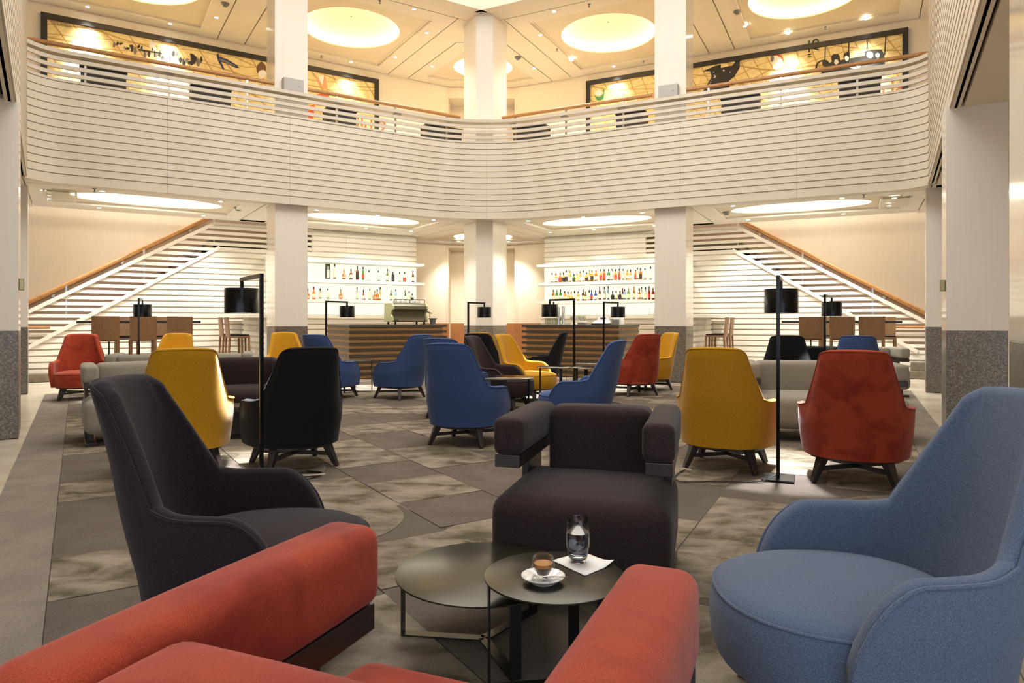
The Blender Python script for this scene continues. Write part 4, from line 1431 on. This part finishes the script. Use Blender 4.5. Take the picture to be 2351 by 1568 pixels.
def make_chair(label, mat):
    t = thing('armchair', label, 'armchair', group=None)
    sh, rim = chair_shell()
    so = sh.obj('shell', mat, t, smooth=True)
    MB().tube(rim, .0065, 6).obj('piping', mat, so, smooth=True)
    st, pip = chair_seat()
    seat = st.obj('seat', mat, t, smooth=True)
    pip.obj('piping', mat, seat, smooth=True)
    MB().lathe([(.27, .165), (.325, .172), (.33, .197), (.27, .199)], 36, (0, 0)).obj('seat_frame', 'dark_wood', t, smooth=True)
    for sx in (-1, 1):
        for sy in (-1, 1):
            MB().bar((sx * .215, sy * .215, .175), (sx * .275, sy * .275, .0), .062, .062, .034, .034).obj('leg', 'dark_wood', t, bevel=.004)
    MB().bar((-.24, -.24, .10), (.24, .24, .10), .028, .030).obj('stretcher', 'dark_wood', t)
    MB().bar((-.24, .24, .105), (.24, -.24, .105), .028, .030).obj('stretcher', 'dark_wood', t)
    return t
proto = make_chair('x', 'yellow_fabric')
first = [True]
def chair(x, y, h, col, label, sc=1.0):
    # front of the model is +y; h is the heading measured from +y towards +x
    rz = -math.radians(h)
    if first[0] and col == 'yellow_fabric':
        first[0] = False
        r = proto
        r.location, r.rotation_euler = (x, y, 0), (0, 0, rz)
        r['label'] = label
    else:
        r = dup(proto, (x, y, 0), rz, label, None, {'yellow_fabric': col})
    r['group'] = 'high-back armchairs around the lounge'
    r.scale = (sc, sc, sc)
    return r
chair(1.785, 5.69, 28, 'yellow_fabric', 'yellow high-back armchair seen from behind, next to the right standing lamp')
chair(-2.69, 5.55, -29, 'yellow_fabric', 'yellow high-back armchair seen from behind, behind the dark aubergine armchair')
chair(-5.52, 11.0, 170, 'yellow_fabric', 'yellow armchair facing forward beyond the grey sofa, below the left stools')
chair(-3.98, 12.2, 150, 'yellow_fabric', 'yellow armchair in front of the left granite column base')
chair(.25, 10.35, 122, 'yellow_fabric', 'brightly lit yellow armchair with its seat visible, in front of the right bar')
chair(-.47, 12.7, 14, 'yellow_fabric', 'yellow armchair mostly hidden behind a black armchair at the centre column')
chair(2.43, 12.05, -112, 'yellow_fabric', 'yellow armchair in front of the right granite column, behind the red one')
chair(-.965, 2.55, 85, 'aubergine_fabric', 'dark aubergine high-back armchair behind the red club chair arm')
chair(1.04, 2.03, -87, 'slate_blue_fabric', 'large slate blue high-back armchair with round seat beside the small tables')
chair(2.61, 5.2, 27, 'red_fabric', 'red velvet high-back armchair seen from behind, right of the standing lamp')
chair(2.0, 11.2, -21, 'red_fabric', 'red armchair seen from behind in front of the right bar')
chair(-6.7, 10.6, 150, 'red_fabric', 'red armchair facing forward behind the left grey club chair')
chair(-1.83, 5.72, -34, 'black_fabric', 'black high-back armchair seen from behind, beside the left standing lamp')
chair(-.45, 11.6, 15, 'black_fabric', 'black armchair back between a yellow and a brown armchair near the centre column')
chair(.48, 12.4, -78, 'black_fabric', 'black armchair in side view close to the right bar front')
chair(4.07, 10.1, 22, 'black_fabric', 'black armchair back seen above the right grey sofa')
chair(-.13, 9.36, 110, 'brown_fabric', 'dark brown armchair facing right beside the lit yellow armchair')
chair(-.45, 6.78, 20, 'blue_fabric', 'bright blue high-back armchair seen from behind, left of the round black table')
chair(-.70, 8.62, 22, 'blue_fabric', 'blue armchair mostly hidden behind the bright blue one')
chair(.72, 7.5, -65, 'blue_fabric', 'blue armchair in side view facing left, behind the brown club chair')
chair(-1.76, 10.7, -54, 'blue_fabric', 'blue armchair in side view in front of the left bar')
chair(-2.83, 10.75, 20, 'blue_fabric', 'blue armchair seen from behind at the left end of the left bar')
chair(5.05, 10.0, 25, 'blue_fabric', 'blue armchair back seen above the red one and the right grey sofa')

# ---------------------------------------------------------------- club chairs and sofas
def club(name, label, cat, x, y, h, w, mat, sc=1.0):
    t = thing(name, label, cat, (x, y, 0), -math.radians(h))
    e = w / 2
    MB().rbox(-e + .012, e - .012, -.30, .435, .115, .445, .075, 4, (0.006, .018, .022)).obj('seat', mat, t, smooth=True, weld=True)
    M = Matrix.Rotation(math.radians(4), 4, 'X')
    MB().rbox(-e + .135, e - .135, -.37, -.17, .37, .765, .05, 4, (0, .012, .006), None).obj('backrest', mat, t, smooth=True, weld=True)
    for sx in (-1, 1):
        MB().rbox(*sorted((sx * e, sx * (e - .135))), -.37, .34, .605, .77, .035, 4, (.004, .002, .006)).obj('arm_pad', mat, t, smooth=True, weld=True)
        MB().box(*sorted((sx * (e - .008), sx * (e - .122))), -.30, .325, .55, .606).obj('arm_rail', 'dark_wood', t, bevel=.004)
        MB().box(*sorted((sx * (e - .03), sx * (e - .062))), -.34, -.06, .03, .551).obj('side_panel', 'dark_wood', t, bevel=.004)
        MB().box(*sorted((sx * (e - .02), sx * (e - .12))), -.36, .36, 0, .03).obj('sled_foot', 'dark_wood', t, bevel=.004)
        MB().box(*sorted((sx * (e - .05), sx * (e - .10))), .10, .16, .03, .12).obj('foot_post', 'dark_wood', t)
    return t
club('club_chair', 'dark brown boxy club chair behind the glass of water', 'armchair', .385, 3.25, 196, .79, 'brown_fabric')
club('club_chair', 'red velvet boxy club chair seen from behind, its two arms framing the small tables', 'armchair', -.165, 1.035, 23, .79, 'red_fabric')
club('club_chair', 'grey boxy club chair behind the aubergine armchair, facing the coffee table', 'armchair', -3.87, 7.05, 146, .98, 'grey_fabric')
club('sofa', 'grey two-seat sofa turned away, in front of the far red and yellow armchairs', 'sofa', -4.45, 9.25, -20, 1.75, 'grey_fabric')
club('club_chair', 'dark brown club chair between the yellow and the black armchair, behind the coffee table', 'armchair', -3.10, 7.88, 166, .95, 'brown_fabric')
club('sofa', 'grey two-seat sofa with worn seat behind the right yellow and red armchairs', 'sofa', 3.23, 7.16, 193, 1.5, 'grey_fabric')
club('club_chair', 'dark club chair back showing between the black and blue armchairs at the right', 'armchair', 5.05, 11.55, 193, .85, 'black_fabric')
club('club_chair', 'grey club chair arm showing right of the far blue armchair', 'armchair', 5.95, 11.2, 193, .85, 'grey_fabric')
ct = thing('coffee_table', 'low black box coffee table between the yellow and black armchairs', 'table', (-2.75, 7.18, 0), math.radians(14))
MB().box(-.36, .36, -.2, .2, .27, .32).obj('top', 'bar_stone', ct, bevel=.004)
MB().box(-.32, .32, -.17, .17, .10, .268).obj('body', 'black_panel', ct)
MB().box(-.30, .30, -.15, .15, .04, .098).obj('shelf', 'bar_stone', ct)
MB().box(-.34, .34, -.19, .19, 0, .038).obj('plinth', 'black_metal', ct)

# ---------------------------------------------------------------- round tables
def rtable(label, x, y, r, z, ph, mat='table_bronze'):
    t = thing('side_table', label, 'table', (x, y, 0), 0, None)
    MB().lathe([(0, z - .008), (r - .004, z - .008), (r, z - .006), (r, z - .001), (r - .002, z), (0, z)], 72).obj('table_top', mat, t, smooth=True)
    rl = r - .012
    for k in range(3):
        a = math.radians(ph + 120 * k)
        c, s = math.cos(a), math.sin(a)
        M = Matrix(((c, -s, 0, 0), (s, c, 0, 0), (0, 0, 1, 0), (0, 0, 0, 1)))
        MB().box(rl - .006, rl, -.02, .02, .006, z - .008, M).obj('leg', 'black_metal', t)
        MB().box(.0, rl, -.02, .02, 0, .006, M).obj('base_arm', 'black_metal' if mat != 'table_bronze' else 'table_bronze', t)
    t['group'] = 'round metal side tables'
    return t
rtable('larger low round bronze side table with nothing on it', -.106, 2.575, .33, .26, 172)
rtable('small round dark side table carrying the glass and espresso', .141, 2.26, .233, .36, 188)
plain('gloss_table', sr(40, 40, 42), .10, .6)
rtable('round glossy black table right of the bright blue armchair', -.08, 8.0, .335, .54, -90, 'gloss_table')
rtable('round black table between the lit yellow and the side-view blue armchair', .637, 9.2, .305, .583, -90, 'gloss_table')
rtable('round table behind the side-view blue armchair, before the right bar', 1.30, 10.9, .30, .53, -70, 'gloss_table')
rtable('low pale round table behind the side-view blue armchair', 1.15, 11.62, .24, .40, -70, 'table_bronze')
rtable('thin legged round table between the two blue armchairs by the left bar', -2.64, 11.62, .28, .54, -8, 'gloss_table')

# ---------------------------------------------------------------- things on the small table
ZT = .36
def tp(u, v):
    y = (H - ZT) * F / (v - CY)
    return Vector(((u - CX) / F * y, y))
q = [tp(1268, 1288), tp(1338, 1268), tp(1410, 1296), tp(1343, 1323)]
mb = MB()
cq = sum(q, Vector((0, 0))) / 4
n_ = 6
g = []
for i in range(n_ + 1):
    for j in range(n_ + 1):
        u, w = i / n_, j / n_
        p = q[0].lerp(q[1], u).lerp(q[3].lerp(q[2], u), w)
        lift = .001 + .012 * max(0, u + w - 1.55) ** 2 * 6 + .0008 * math.sin(7 * u + 5 * w) ** 2
        g.append((p.x, p.y, ZT + lift))
N1 = (n_ + 1) ** 2
fs = [(i * (n_ + 1) + j, (i + 1) * (n_ + 1) + j, (i + 1) * (n_ + 1) + j + 1, i * (n_ + 1) + j + 1) for i in range(n_) for j in range(n_)]
mb.add(g, fs)
nap = mb.obj('paper_napkin', 'paper', None, smooth=True)
sm = nap.modifiers.new('thick', 'SOLIDIFY')
sm.thickness = .0012
sm.offset = 1
tag(nap, 'white folded paper napkin under the glass of water', 'napkin')
gp = tp(1327, 1291)
gw = thing('water_glass', 'barrel shaped clear glass half full of water on the napkin', 'glass', (gp.x, gp.y, ZT + .0035))
GO = [(0, 0), (.026, 0), (.030, .003), (.033, .018), (.0405, .055), (.0425, .085), (.0405, .118), (.036, .150), (.0355, .1515), (.0345, .150)]
GI = [(.0388, .118), (.0408, .085), (.0388, .055), (.031, .022), (.024, .016), (0, .015)]
MB().lathe([(max(r_, .0004), z) for r_, z in GO + GI], 48, cap=False).obj('tumbler', 'glass', gw, smooth=True)
MB().lathe([(.0004, .0152), (.0242, .0162), (.0312, .0222), (.039, .055), (.0409, .085), (.0402, .103), (.0004, .103)], 48, cap=False).obj('water', 'water', gw, smooth=True)
sp = tp(1247, 1336)
sa = thing('saucer', 'small white porcelain saucer under the espresso glass', 'saucer', (sp.x, sp.y, ZT))
MB().lathe([(.0004, .004), (.030, .004), (.034, .0), (.040, .0), (.042, .004), (.062, .014), (.070, .021), (.0705, .0225), (.068, .022), (.055, .014), (.036, .0085), (.0004, .0075)], 48, cap=False).obj('dish', 'porcelain', sa, smooth=True)
cu = thing('espresso_glass', 'double-walled espresso glass with golden crema on the saucer', 'cup', (sp.x, sp.y + .004, ZT + .0085))
MB().lathe([(.0004, 0), (.018, 0), (.022, .003), (.034, .018), (.0385, .040), (.0375, .058), (.034, .072), (.033, .0732), (.032, .072), (.0325, .066), (.0315, .050), (.0285, .032), (.018, .016), (.0004, .012)], 40, cap=False).obj('glass_wall', 'clear_wall', cu, smooth=True)
MB().lathe([(.0004, .0125), (.0175, .0165), (.0278, .032), (.0300, .040), (.0004, .0402)], 40, cap=False).obj('coffee', 'espresso', cu, smooth=True)
MB().lathe([(.0004, .0404), (.0303, .0404), (.0313, .052), (.0305, .0525), (.022, .0515), (.0004, .0515)], 40, cap=False).obj('crema', 'crema', cu, smooth=True)
spn = thing('teaspoon', 'small steel teaspoon resting on the saucer right of the espresso', 'spoon')
a0, b0 = Vector((sp.x + .018, sp.y + .012, ZT + .0125)), Vector((sp.x + .078, sp.y - .030, ZT + .0265))
MB().tube([a0.lerp(b0, k / 5) for k in range(6)], .0016, 8).obj('handle', 'chrome', spn, smooth=True)
dirv = (a0 - b0).normalized()
bw = MB()
bw.rings([[a0 + dirv * (.004 + .006 * k) + Vector((-dirv.y, dirv.x, 0)) * (math.cos(x) * (.002, .006, .0068, .004, .001)[k]) + Vector((0, 0, .0016 * math.sin(x))) for x in [2 * PI * i / 12 for i in range(12)]] for k in range(5)])
bw.obj('bowl', 'chrome', spn, smooth=True)
sg = MB()
M = Matrix.Translation((sp.x - .042, sp.y - .006, ZT + .0165)) @ Matrix.Rotation(math.radians(70), 4, 'Z') @ Matrix.Rotation(math.radians(-12), 4, 'X')
sg.rbox(-.026, .026, -.011, .011, -.002, .002, .0018, 2, (0, 0, .002), M)
tag(sg.obj('sugar_sachet', 'paper', None, smooth=True, weld=True), 'white sugar sachet lying on the left side of the saucer', 'sugar')

# ---------------------------------------------------------------- floor lamps
def lamp(label, x, y, sx, sy, e=1.0):
    d = Vector((sx - x, sy - y))
    t = thing('floor_lamp', label, 'lamp', (x, y, 0), math.atan2(d.y, d.x), None)
    L_ = d.length
    hh = 1.547
    MB().box(-.10, .15, -.115, .115, 0, .012).obj('base_plate', 'black_metal', t, bevel=.002)
    MB().box(-.0135, .0135, -.0135, .0135, .012, hh).obj('pole', 'lamp_black', t, bevel=.002)
    MB().box(.016, L_ + .012, -.013, .013, hh - .028, hh).obj('arm', 'lamp_black', t, bevel=.002)
    MB().box(L_ - .012, L_ + .012, -.012, .012, hh - .085, hh - .029).obj('drop_rod', 'lamp_black', t)
    zt, zb = hh - .085, hh - .282
    mb = MB()
    mb.lathe([(.0004, zt), (.129, zt), (.1305, zt - .002), (.1305, zb), (.1285, zb), (.1285, zt - .004), (.0004, zt - .004)], 48, (L_, 0), cap=False)
    sh = mb.obj('shade', 'lamp_black', t, smooth=True)
    MB().lathe([(.127, zt - .005), (.127, zb + .002)], 48, (L_, 0), cap=False).obj('liner', 'lamp_inner', sh, smooth=True)
    MB().lathe([(.0004, zt - .05), (.02, zt - .055), (.032, zt - .08), (.022, zt - .105), (.0004, zt - .112)], 20, (L_, 0), cap=False).obj('bulb', 'bulb_glow', sh, smooth=True)
    MB().lathe([(.0004, zb + .012), (.127, zb + .012)], 40, (L_, 0), cap=False).obj('diffuser', 'bulb_glow', sh)
    l = bpy.data.lights.new('lamp_light', 'SPOT')
    l.energy, l.color, l.spot_size, l.spot_blend, l.shadow_soft_size = LAMP_E * e, (.90, .94, 1.0), math.radians(76), .25, .05
    lo_ = bpy.data.objects.new('lamp_light', l)
    lo_.location = (L_, 0, zb + .006)
    lo_.parent = t
    COL.objects.link(lo_)
    t['group'] = 'black floor lamps'
    return t
lamp('black floor lamp with drum shade in front of the left column, beside the black armchair', -1.832, 4.99, -2.166, 5.47)
lamp('black floor lamp with drum shade between the right yellow and red armchairs', 2.02, 5.18, 2.20, 5.58)
lamp('black floor lamp in front of the left bar stools', -5.61, 10.26, -5.82, 10.75)
lamp('black floor lamp at the left end of the left bar', -3.16, 11.6, -2.90, 12.0)
lamp('black floor lamp in front of the centre column', -.795, 12.4, -.517, 12.75)
lamp('black floor lamp before the right bar, its shade to the left of its pole', .955, 10.5, .60, 10.85)
lamp('black floor lamp before the right bar, its shade to the right of its pole', 1.63, 12.1, 1.94, 12.5)
lamp('black floor lamp in front of the right bar stools', 4.08, 8.9, 4.38, 9.35)
# cords on the carpet
def cord(name, label, pts, r=.0045):
    P_ = []
    for a, b_ in zip(pts[:-1], pts[1:]):
        for k in range(4):
            P_.append(Vector(a).lerp(Vector(b_), k / 4))
    P_.append(Vector(pts[-1]))
    for _ in range(3):
        P_ = [P_[0]] + [(P_[i - 1] + P_[i] * 2 + P_[i + 1]) / 4 for i in range(1, len(P_) - 1)] + [P_[-1]]
    t = thing(name, label, 'cable')
    MB().tube(P_, r, 6).obj('cord', 'cord_black', t, smooth=True)
    return t
def fl(u, v, z=.006):
    y = (H - z) * F / (v - CY)
    return ((u - CX) / F * y, y, z)
c = cord('lamp_cord', 'thin black lamp cord crossing the carpet to the right lamp base', [fl(1784, 1090, .016), fl(1760, 1102), fl(1735, 1107), fl(1690, 1106), fl(1640, 1105), fl(1590, 1107), fl(1560, 1105), fl(1548, 1100), fl(1552, 1090), fl(1562, 1083), fl(1580, 1078)])
x, y, _ = fl(1572, 1081)
MB().tube([(x - .04, y - .01, .012), (x, y + .015, .016), (x + .05, y, .012)], .010, 6).obj('cord_tie', 'cord_tie', c, smooth=True)
pts = []
for k in range(26):
    a = 2 * PI * k / 11
    x, y, _ = fl(704, 1091)
    pts.append((x + .115 * math.cos(a) + .01 * math.sin(3 * a), y + .085 * math.sin(a) * (1 + .1 * math.sin(k)), .006 + .0012 * k * .6))
c = cord('lamp_cord', 'coiled black lamp cord on the carpet below the left black armchair', [fl(600, 1111, .016), fl(640, 1112), fl(672, 1110), fl(690, 1104)] + pts)
x, y, _ = fl(700, 1096)
MB().tube([(x - .13, y + .03, .02), (x - .05, y - .015, .024), (x + .04, y - .01, .024), (x + .14, y + .05, .02)], .007, 6).obj('cord_tie', 'cord_tie', c, smooth=True)
cord('lamp_cord', 'short dark cord loop on the carpet right of the side-view blue armchair', [fl(1398, 926), fl(1412, 924), fl(1428, 927), (fl(1420, 930)), fl(1400, 928)], .006)

# ---------------------------------------------------------------- high tables and bar stools
def make_stool():
    t = thing('bar_stool', 'x', 'bar stool')
    # front is +y
    n = 9
    g = []
    for yy in (0, .02):
        for j in range(2, -1, -1) if False else range(4):
            z = .88 + .40 * j / 3
            for i in range(n):
                x = (-.205 + .41 * i / (n - 1)) * (1 - .04 * (j == 0))
                g.append((x, -.19 - .035 * (j / 3) - .03 * (1 - (x / .205) ** 2) + yy, z))
    mb = MB()
    N0 = 4 * n
    for o in (0, N0):
        pass
    fs = []
    for o in (0, N0):
        fs += [(o + j * n + i, o + j * n + i + 1, o + (j + 1) * n + i + 1, o + (j + 1) * n + i) for j in range(3) for i in range(n - 1)]
    for i in range(n - 1):
        fs += [(i, i + 1, N0 + i + 1, N0 + i), (3 * n + i, 3 * n + i + 1, N0 + 3 * n + i + 1, N0 + 3 * n + i)]
    for j in range(3):
        for i in (0, n - 1):
            fs += [(j * n + i, (j + 1) * n + i, N0 + (j + 1) * n + i, N0 + j * n + i)]
    mb.add(g, fs)
    mb.obj('backrest', 'stool_wood', t, smooth=True)
    MB().box(-.20, .20, -.19, .21, .855, .895).obj('seat_frame', 'stool_wood', t, bevel=.006)
    MB().rbox(-.19, .19, -.17, .20, .896, .922, .012, 3, (0, 0, .006)).obj('seat_pad', 'black_fabric', t, smooth=True, weld=True)
    for sx in (-1, 1):
        MB().bar((sx * .18, -.18, .9), (sx * .19, -.225, 0), .04, .04, .03, .03).obj('leg', 'stool_wood', t)
        MB().bar((sx * .18, .19, .86), (sx * .19, .205, 0), .04, .04, .03, .03).obj('leg', 'stool_wood', t)
        MB().bar((sx * .187, -.20, .27), (sx * .187, .20, .27), .022, .03).obj('foot_rail', 'stool_wood', t)
    MB().bar((-.187, .20, .33), (.187, .20, .33), .022, .03).obj('foot_rail', 'stool_wood', t)
    return t
stool0 = make_stool()
used = [False]
def stool(p, face, label, group):
    rz = math.atan2(face.y, face.x) - PI / 2
    if not used[0]:
        used[0] = True
        stool0.location, stool0.rotation_euler = (p.x, p.y, 0), (0, 0, rz)
        r = stool0
        r['label'] = label
        r['group'] = group
    else:
        r = dup(stool0, (p.x, p.y, 0), rz, label, group)
for sd in 'LR':
    us = (242, 327, 410) if sd == 'L' else (1864, 1934, 2001)
    wh = ('left', 'middle', 'right')
    ns = P2(sd, 0, 0)
    nrow = {'L': None, 'R': None}
    # row of stools parallel to the stair wall
    nn = .0
    base_n = .35 if sd == 'L' else .55
    for u, w in zip(us, wh):
        s = rayplane(sd, u, base_n)
        stool(P2(sd, s, base_n), SD[sd][1], 'walnut bar stool seen from behind at the %s high table, %s of the three' % (SN[sd], w), 'bar stools at the high tables')
    for u in ((292, 376) if sd == 'L' else (1906, 2030)):
        s = rayplane(sd, u, base_n + 1.15)
        stool(P2(sd, s, base_n + 1.15), -SD[sd][1], 'walnut bar stool beyond the %s high table facing the hall, %s of two' % (SN[sd], 'left' if u in (292, 1906) else 'right'), 'bar stools at the high tables')
    n1 = base_n + .55
    e0, e1 = (175, 457) if sd == 'L' else (1797, 2070)
    s0, s1 = sorted((rayplane(sd, e0, n1), rayplane(sd, e1, n1)))
    t = thing('high_table', 'long narrow black topped high table behind the %s bar stools' % SN[sd], 'table')
    fbox(MB(), sd, s0, s1, n1 - .22, n1 + .22, 1.16, 1.205).obj('table_top', 'black_panel', t, bevel=.003)
    for k in (.25, .75):
        s = s0 + (s1 - s0) * k
        fbox(MB(), sd, s - .012, s + .012, n1 - .012, n1 + .012, .02, 1.16).obj('leg', 'black_metal', t)
        fbox(MB(), sd, s - .2, s + .2, n1 - .2, n1 + .2, 0, .02).obj('base_plate', 'black_metal', t)
    for k, (s, n) in enumerate(((4.76, 1.85), (4.76, 2.55))):
        stool(P2(sd, s, n), -SD[sd][0], 'walnut bar stool in side view facing the white ledge by the %s column, %s' % (SN[sd], 'nearer one' if k == 0 else 'farther one'), 'bar stools at the white ledges')

# ---------------------------------------------------------------- ceiling spots, sprinklers, detectors
def spot(x, y, z, label, energy, aim=None, size=75, col=(1, .97, .91)):
    t = thing('ceiling_spotlight', label, 'light', (x, y, z))
    MB().lathe([(.040, 0), (.058, 0), (.060, -.004), (.042, -.008), (.040, -.002)], 24, cap=False).obj('ring', 'white_plastic', t, smooth=True)
    MB().lathe([(.0004, -.004), (.030, -.005), (.039, -.002)], 20, cap=False).obj('lens', 'lens_glow', t, smooth=True)
    l = bpy.data.lights.new('spot_light', 'SPOT')
    l.energy, l.color, l.spot_size, l.spot_blend, l.shadow_soft_size = energy, col, math.radians(size), .9, .03
    o = bpy.data.objects.new('spot_light', l)
    o.location = (0, 0, -.02)
    if aim is not None:
        d = Vector(aim) - Vector((x, y, z - .02))
        o.rotation_euler = d.to_track_quat('-Z', 'Y').to_euler()
    o.parent = t
    COL.objects.link(o)
    t['group'] = 'recessed ceiling spotlights'
def add_fill_beam(p, aim, e):        # added spot with no fixture of its own, brightens the stairwell wall
    l = bpy.data.lights.new('stair_fill_beam', 'SPOT')
    l.energy, l.color, l.spot_size, l.spot_blend, l.shadow_soft_size = e, (1, .96, .90), math.radians(52), 1.0, .05
    o = bpy.data.objects.new('stair_fill_beam', l)
    o.location = (p.x, p.y, ZC - .03)
    o.rotation_euler = (Vector(aim) - o.location).to_track_quat('-Z', 'Y').to_euler()
    COL.objects.link(o)
UP = [(201, 15, 'L', 'in the leftmost upper ceiling panel, near the mural top left corner'), (391, 54, 'L', 'in the leftmost upper ceiling panel, right of the glowing dome'), (497, 40, 'L', 'at the right border of the leftmost upper ceiling panel'),
      (806, 142, 'L', 'below the second dome from the left, above the mural end'), (907, 131, 'L', 'right of the second dome, lower one of its border'), (980, 75, 'L', 'right of the second dome, upper one of its border'), (951, 21, 'L', 'above right of the second dome, near the atrium edge'),
      (992, 152, 'L', 'left of the small centre dome'), (1226, 156, 'R', 'right of the small centre dome'), (1272, 26, 'R', 'left of the third dome, near the atrium edge'), (1240, 80, 'R', 'left of the third dome, upper one of its border'),
      (1312, 138, 'R', 'left of the third dome, lower one of its border'), (1409, 152, 'R', 'below the third dome, above the right mural'), (1710, 60, 'R', 'left border of the rightmost upper ceiling panel'), (1809, 77, 'R', 'below the rightmost dome, left one'),
      (1988, 44, 'R', 'below the rightmost dome, right one')]
WASH = {201, 391, 806, 1409, 1809, 1988}
for u, v, sd, w in UP:
    p = cpt(u, v, ZC)
    d = SD[sd][1]
    if u in WASH:
        # wall washers sit close to the mural and graze it
        rel = p - CORN
        s, n = rel.dot(SD[sd][0]), rel.dot(SD[sd][1])
        q = P2(sd, s, NW)
        spot(p.x, p.y, ZC + .0, 'bright round spotlight ' + w, SPOT_UP * .65, (q.x, q.y, 5.6), 80)
        if s > 5:
            add_fill_beam(p, (q.x, q.y, 2.0), 1000)
    else:
        spot(p.x, p.y, ZC + .0, 'bright round spotlight ' + w, SPOT_UP * 1.1, (p.x, p.y, 0), 110)
LOWW = ['nearest the centre column', 'second from the centre', 'third from the centre', 'fourth from the centre', 'fifth from the centre', 'sixth from the centre']
for sd in 'LR':
    for i, (s, n) in enumerate(((.55, 2.55), (1.7, 2.6), (3.2, 2.6), (5.3, 2.6), (7.2, 2.6), (8.0, 1.9))):
        p = P2(sd, s, n)
        spot(p.x, p.y, ZB, 'downlight in the %s lower ceiling by the slatted wall, %s' % (SN[sd], LOWW[i]), SPOT_LOW * 1.0, tuple(P(sd, s, n + .1, 0)), 120)
    for i, (s, n) in enumerate(((.9, .55), (2.2, .55), (3.5, .55), (5.3, .55), (7.2, .55), (8.05, 1.0))):
        p = P2(sd, s, n)
        spot(p.x, p.y, ZB, 'downlight in the %s lower ceiling by the balcony edge, %s' % (SN[sd], LOWW[i]), SPOT_LOW, tuple(P(sd, s, n - .2, 0)), 100, (1, .97, .92))
p = cpt(1109, 212, ZC)
for dx, w in ((-.7, 'left'), (.7, 'right')):
    spot(-.8 + dx, 19.2, ZB, 'round downlight of the lower centre ceiling, %s one' % w, SPOT_LOW * 1.1, (-.8 + dx, 20, 1.0), 95)
def small_round(name, label, cat, x, y, z, prof, mat):
    tag(MB().lathe(prof, 18).obj(name, mat, None, smooth=True), label, cat).location = (x, y, z)
DET = [(-.0, 0)]
for u, v, z, w in ((517, 8, ZC, 'in the leftmost upper ceiling panel'), (1189, 131, ZC, 'right of the centre column, upper ceiling'), (1693, 26, ZC, 'in the rightmost upper ceiling panel'), (547, 482, ZB, 'in the left lower ceiling'), (1668, 492, ZB, 'in the right lower ceiling')):
    p = cpt(u, v, z)
    small_round('smoke_detector', 'small domed smoke detector ' + w, 'smoke detector', p.x, p.y, z + (.05 if z == ZB else 0), [(.0, 0), (.085, 0), (.085, -.02), (.06, -.035), (.045, -.065), (.0, -.07)], 'grey_plastic')
for u, v, z, w in ((217, 433, ZB, 'at the left end of the left lower ceiling'), (1983, 447, ZB, 'at the right end of the right lower ceiling'), (1279, 112, ZC, 'left of the third dome, upper ceiling'), (1353, 10, ZC, 'above the third dome, upper ceiling'), (1477, 140, ZC, 'below the third dome, upper ceiling'), (1895, 62, ZC, 'below the rightmost dome, upper ceiling'), (738, 128, ZC, 'below the second dome, upper ceiling'), (872, 2, ZC, 'above the second dome, upper ceiling')):
    p = cpt(u, v, z)
    small_round('sprinkler', 'tiny metal sprinkler head ' + w, 'sprinkler', p.x, p.y, z + (.0 if z == ZB else 0), [(.0, 0), (.03, 0), (.03, -.006), (.008, -.01), (.008, -.045), (.026, -.05), (.026, -.054), (0, -.056)], 'grey_plastic')
# clear acrylic light boxes at the outer ends of the lower ceilings
for sd in 'LR':
    t = thing('light_box', 'clear square acrylic box light at the outer end of the %s lower ceiling' % SN[sd], 'light')
    fbox(MB(), sd, SEND[sd] - .62, SEND[sd] - .2, .9, 2.0, ZB - .03, ZB - .002).obj('diffuser', 'thin_glass', t)
    fbox(MB(), sd, SEND[sd] - .66, SEND[sd] - .62, .86, 2.04, ZB - .035, ZB - .002).obj('edge', 'white_plastic', t)
    fbox(MB(), sd, SEND[sd] - .2, SEND[sd] - .16, .86, 2.04, ZB - .035, ZB - .002).obj('edge', 'white_plastic', t)
# crystal pendant light hanging in the atrium near the far corner
cl = thing('crystal_light', 'bright crystal ceiling light at the top above the centre column', 'light', (-.72, 14.2, 8.62))
MB().box(-.55, .55, -.55, .55, .60, .72).obj('frame', 'ceiling_white', cl)
for i in range(6):
    for j in range(6):
        x, y = -.42 + i * .168, -.42 + j * .168
        MB().lathe([(.0, .30), (.045, .36), (.05, .5), (.03, .598)], 8, (x, y)).obj('crystal', 'atrium_glow', cl)
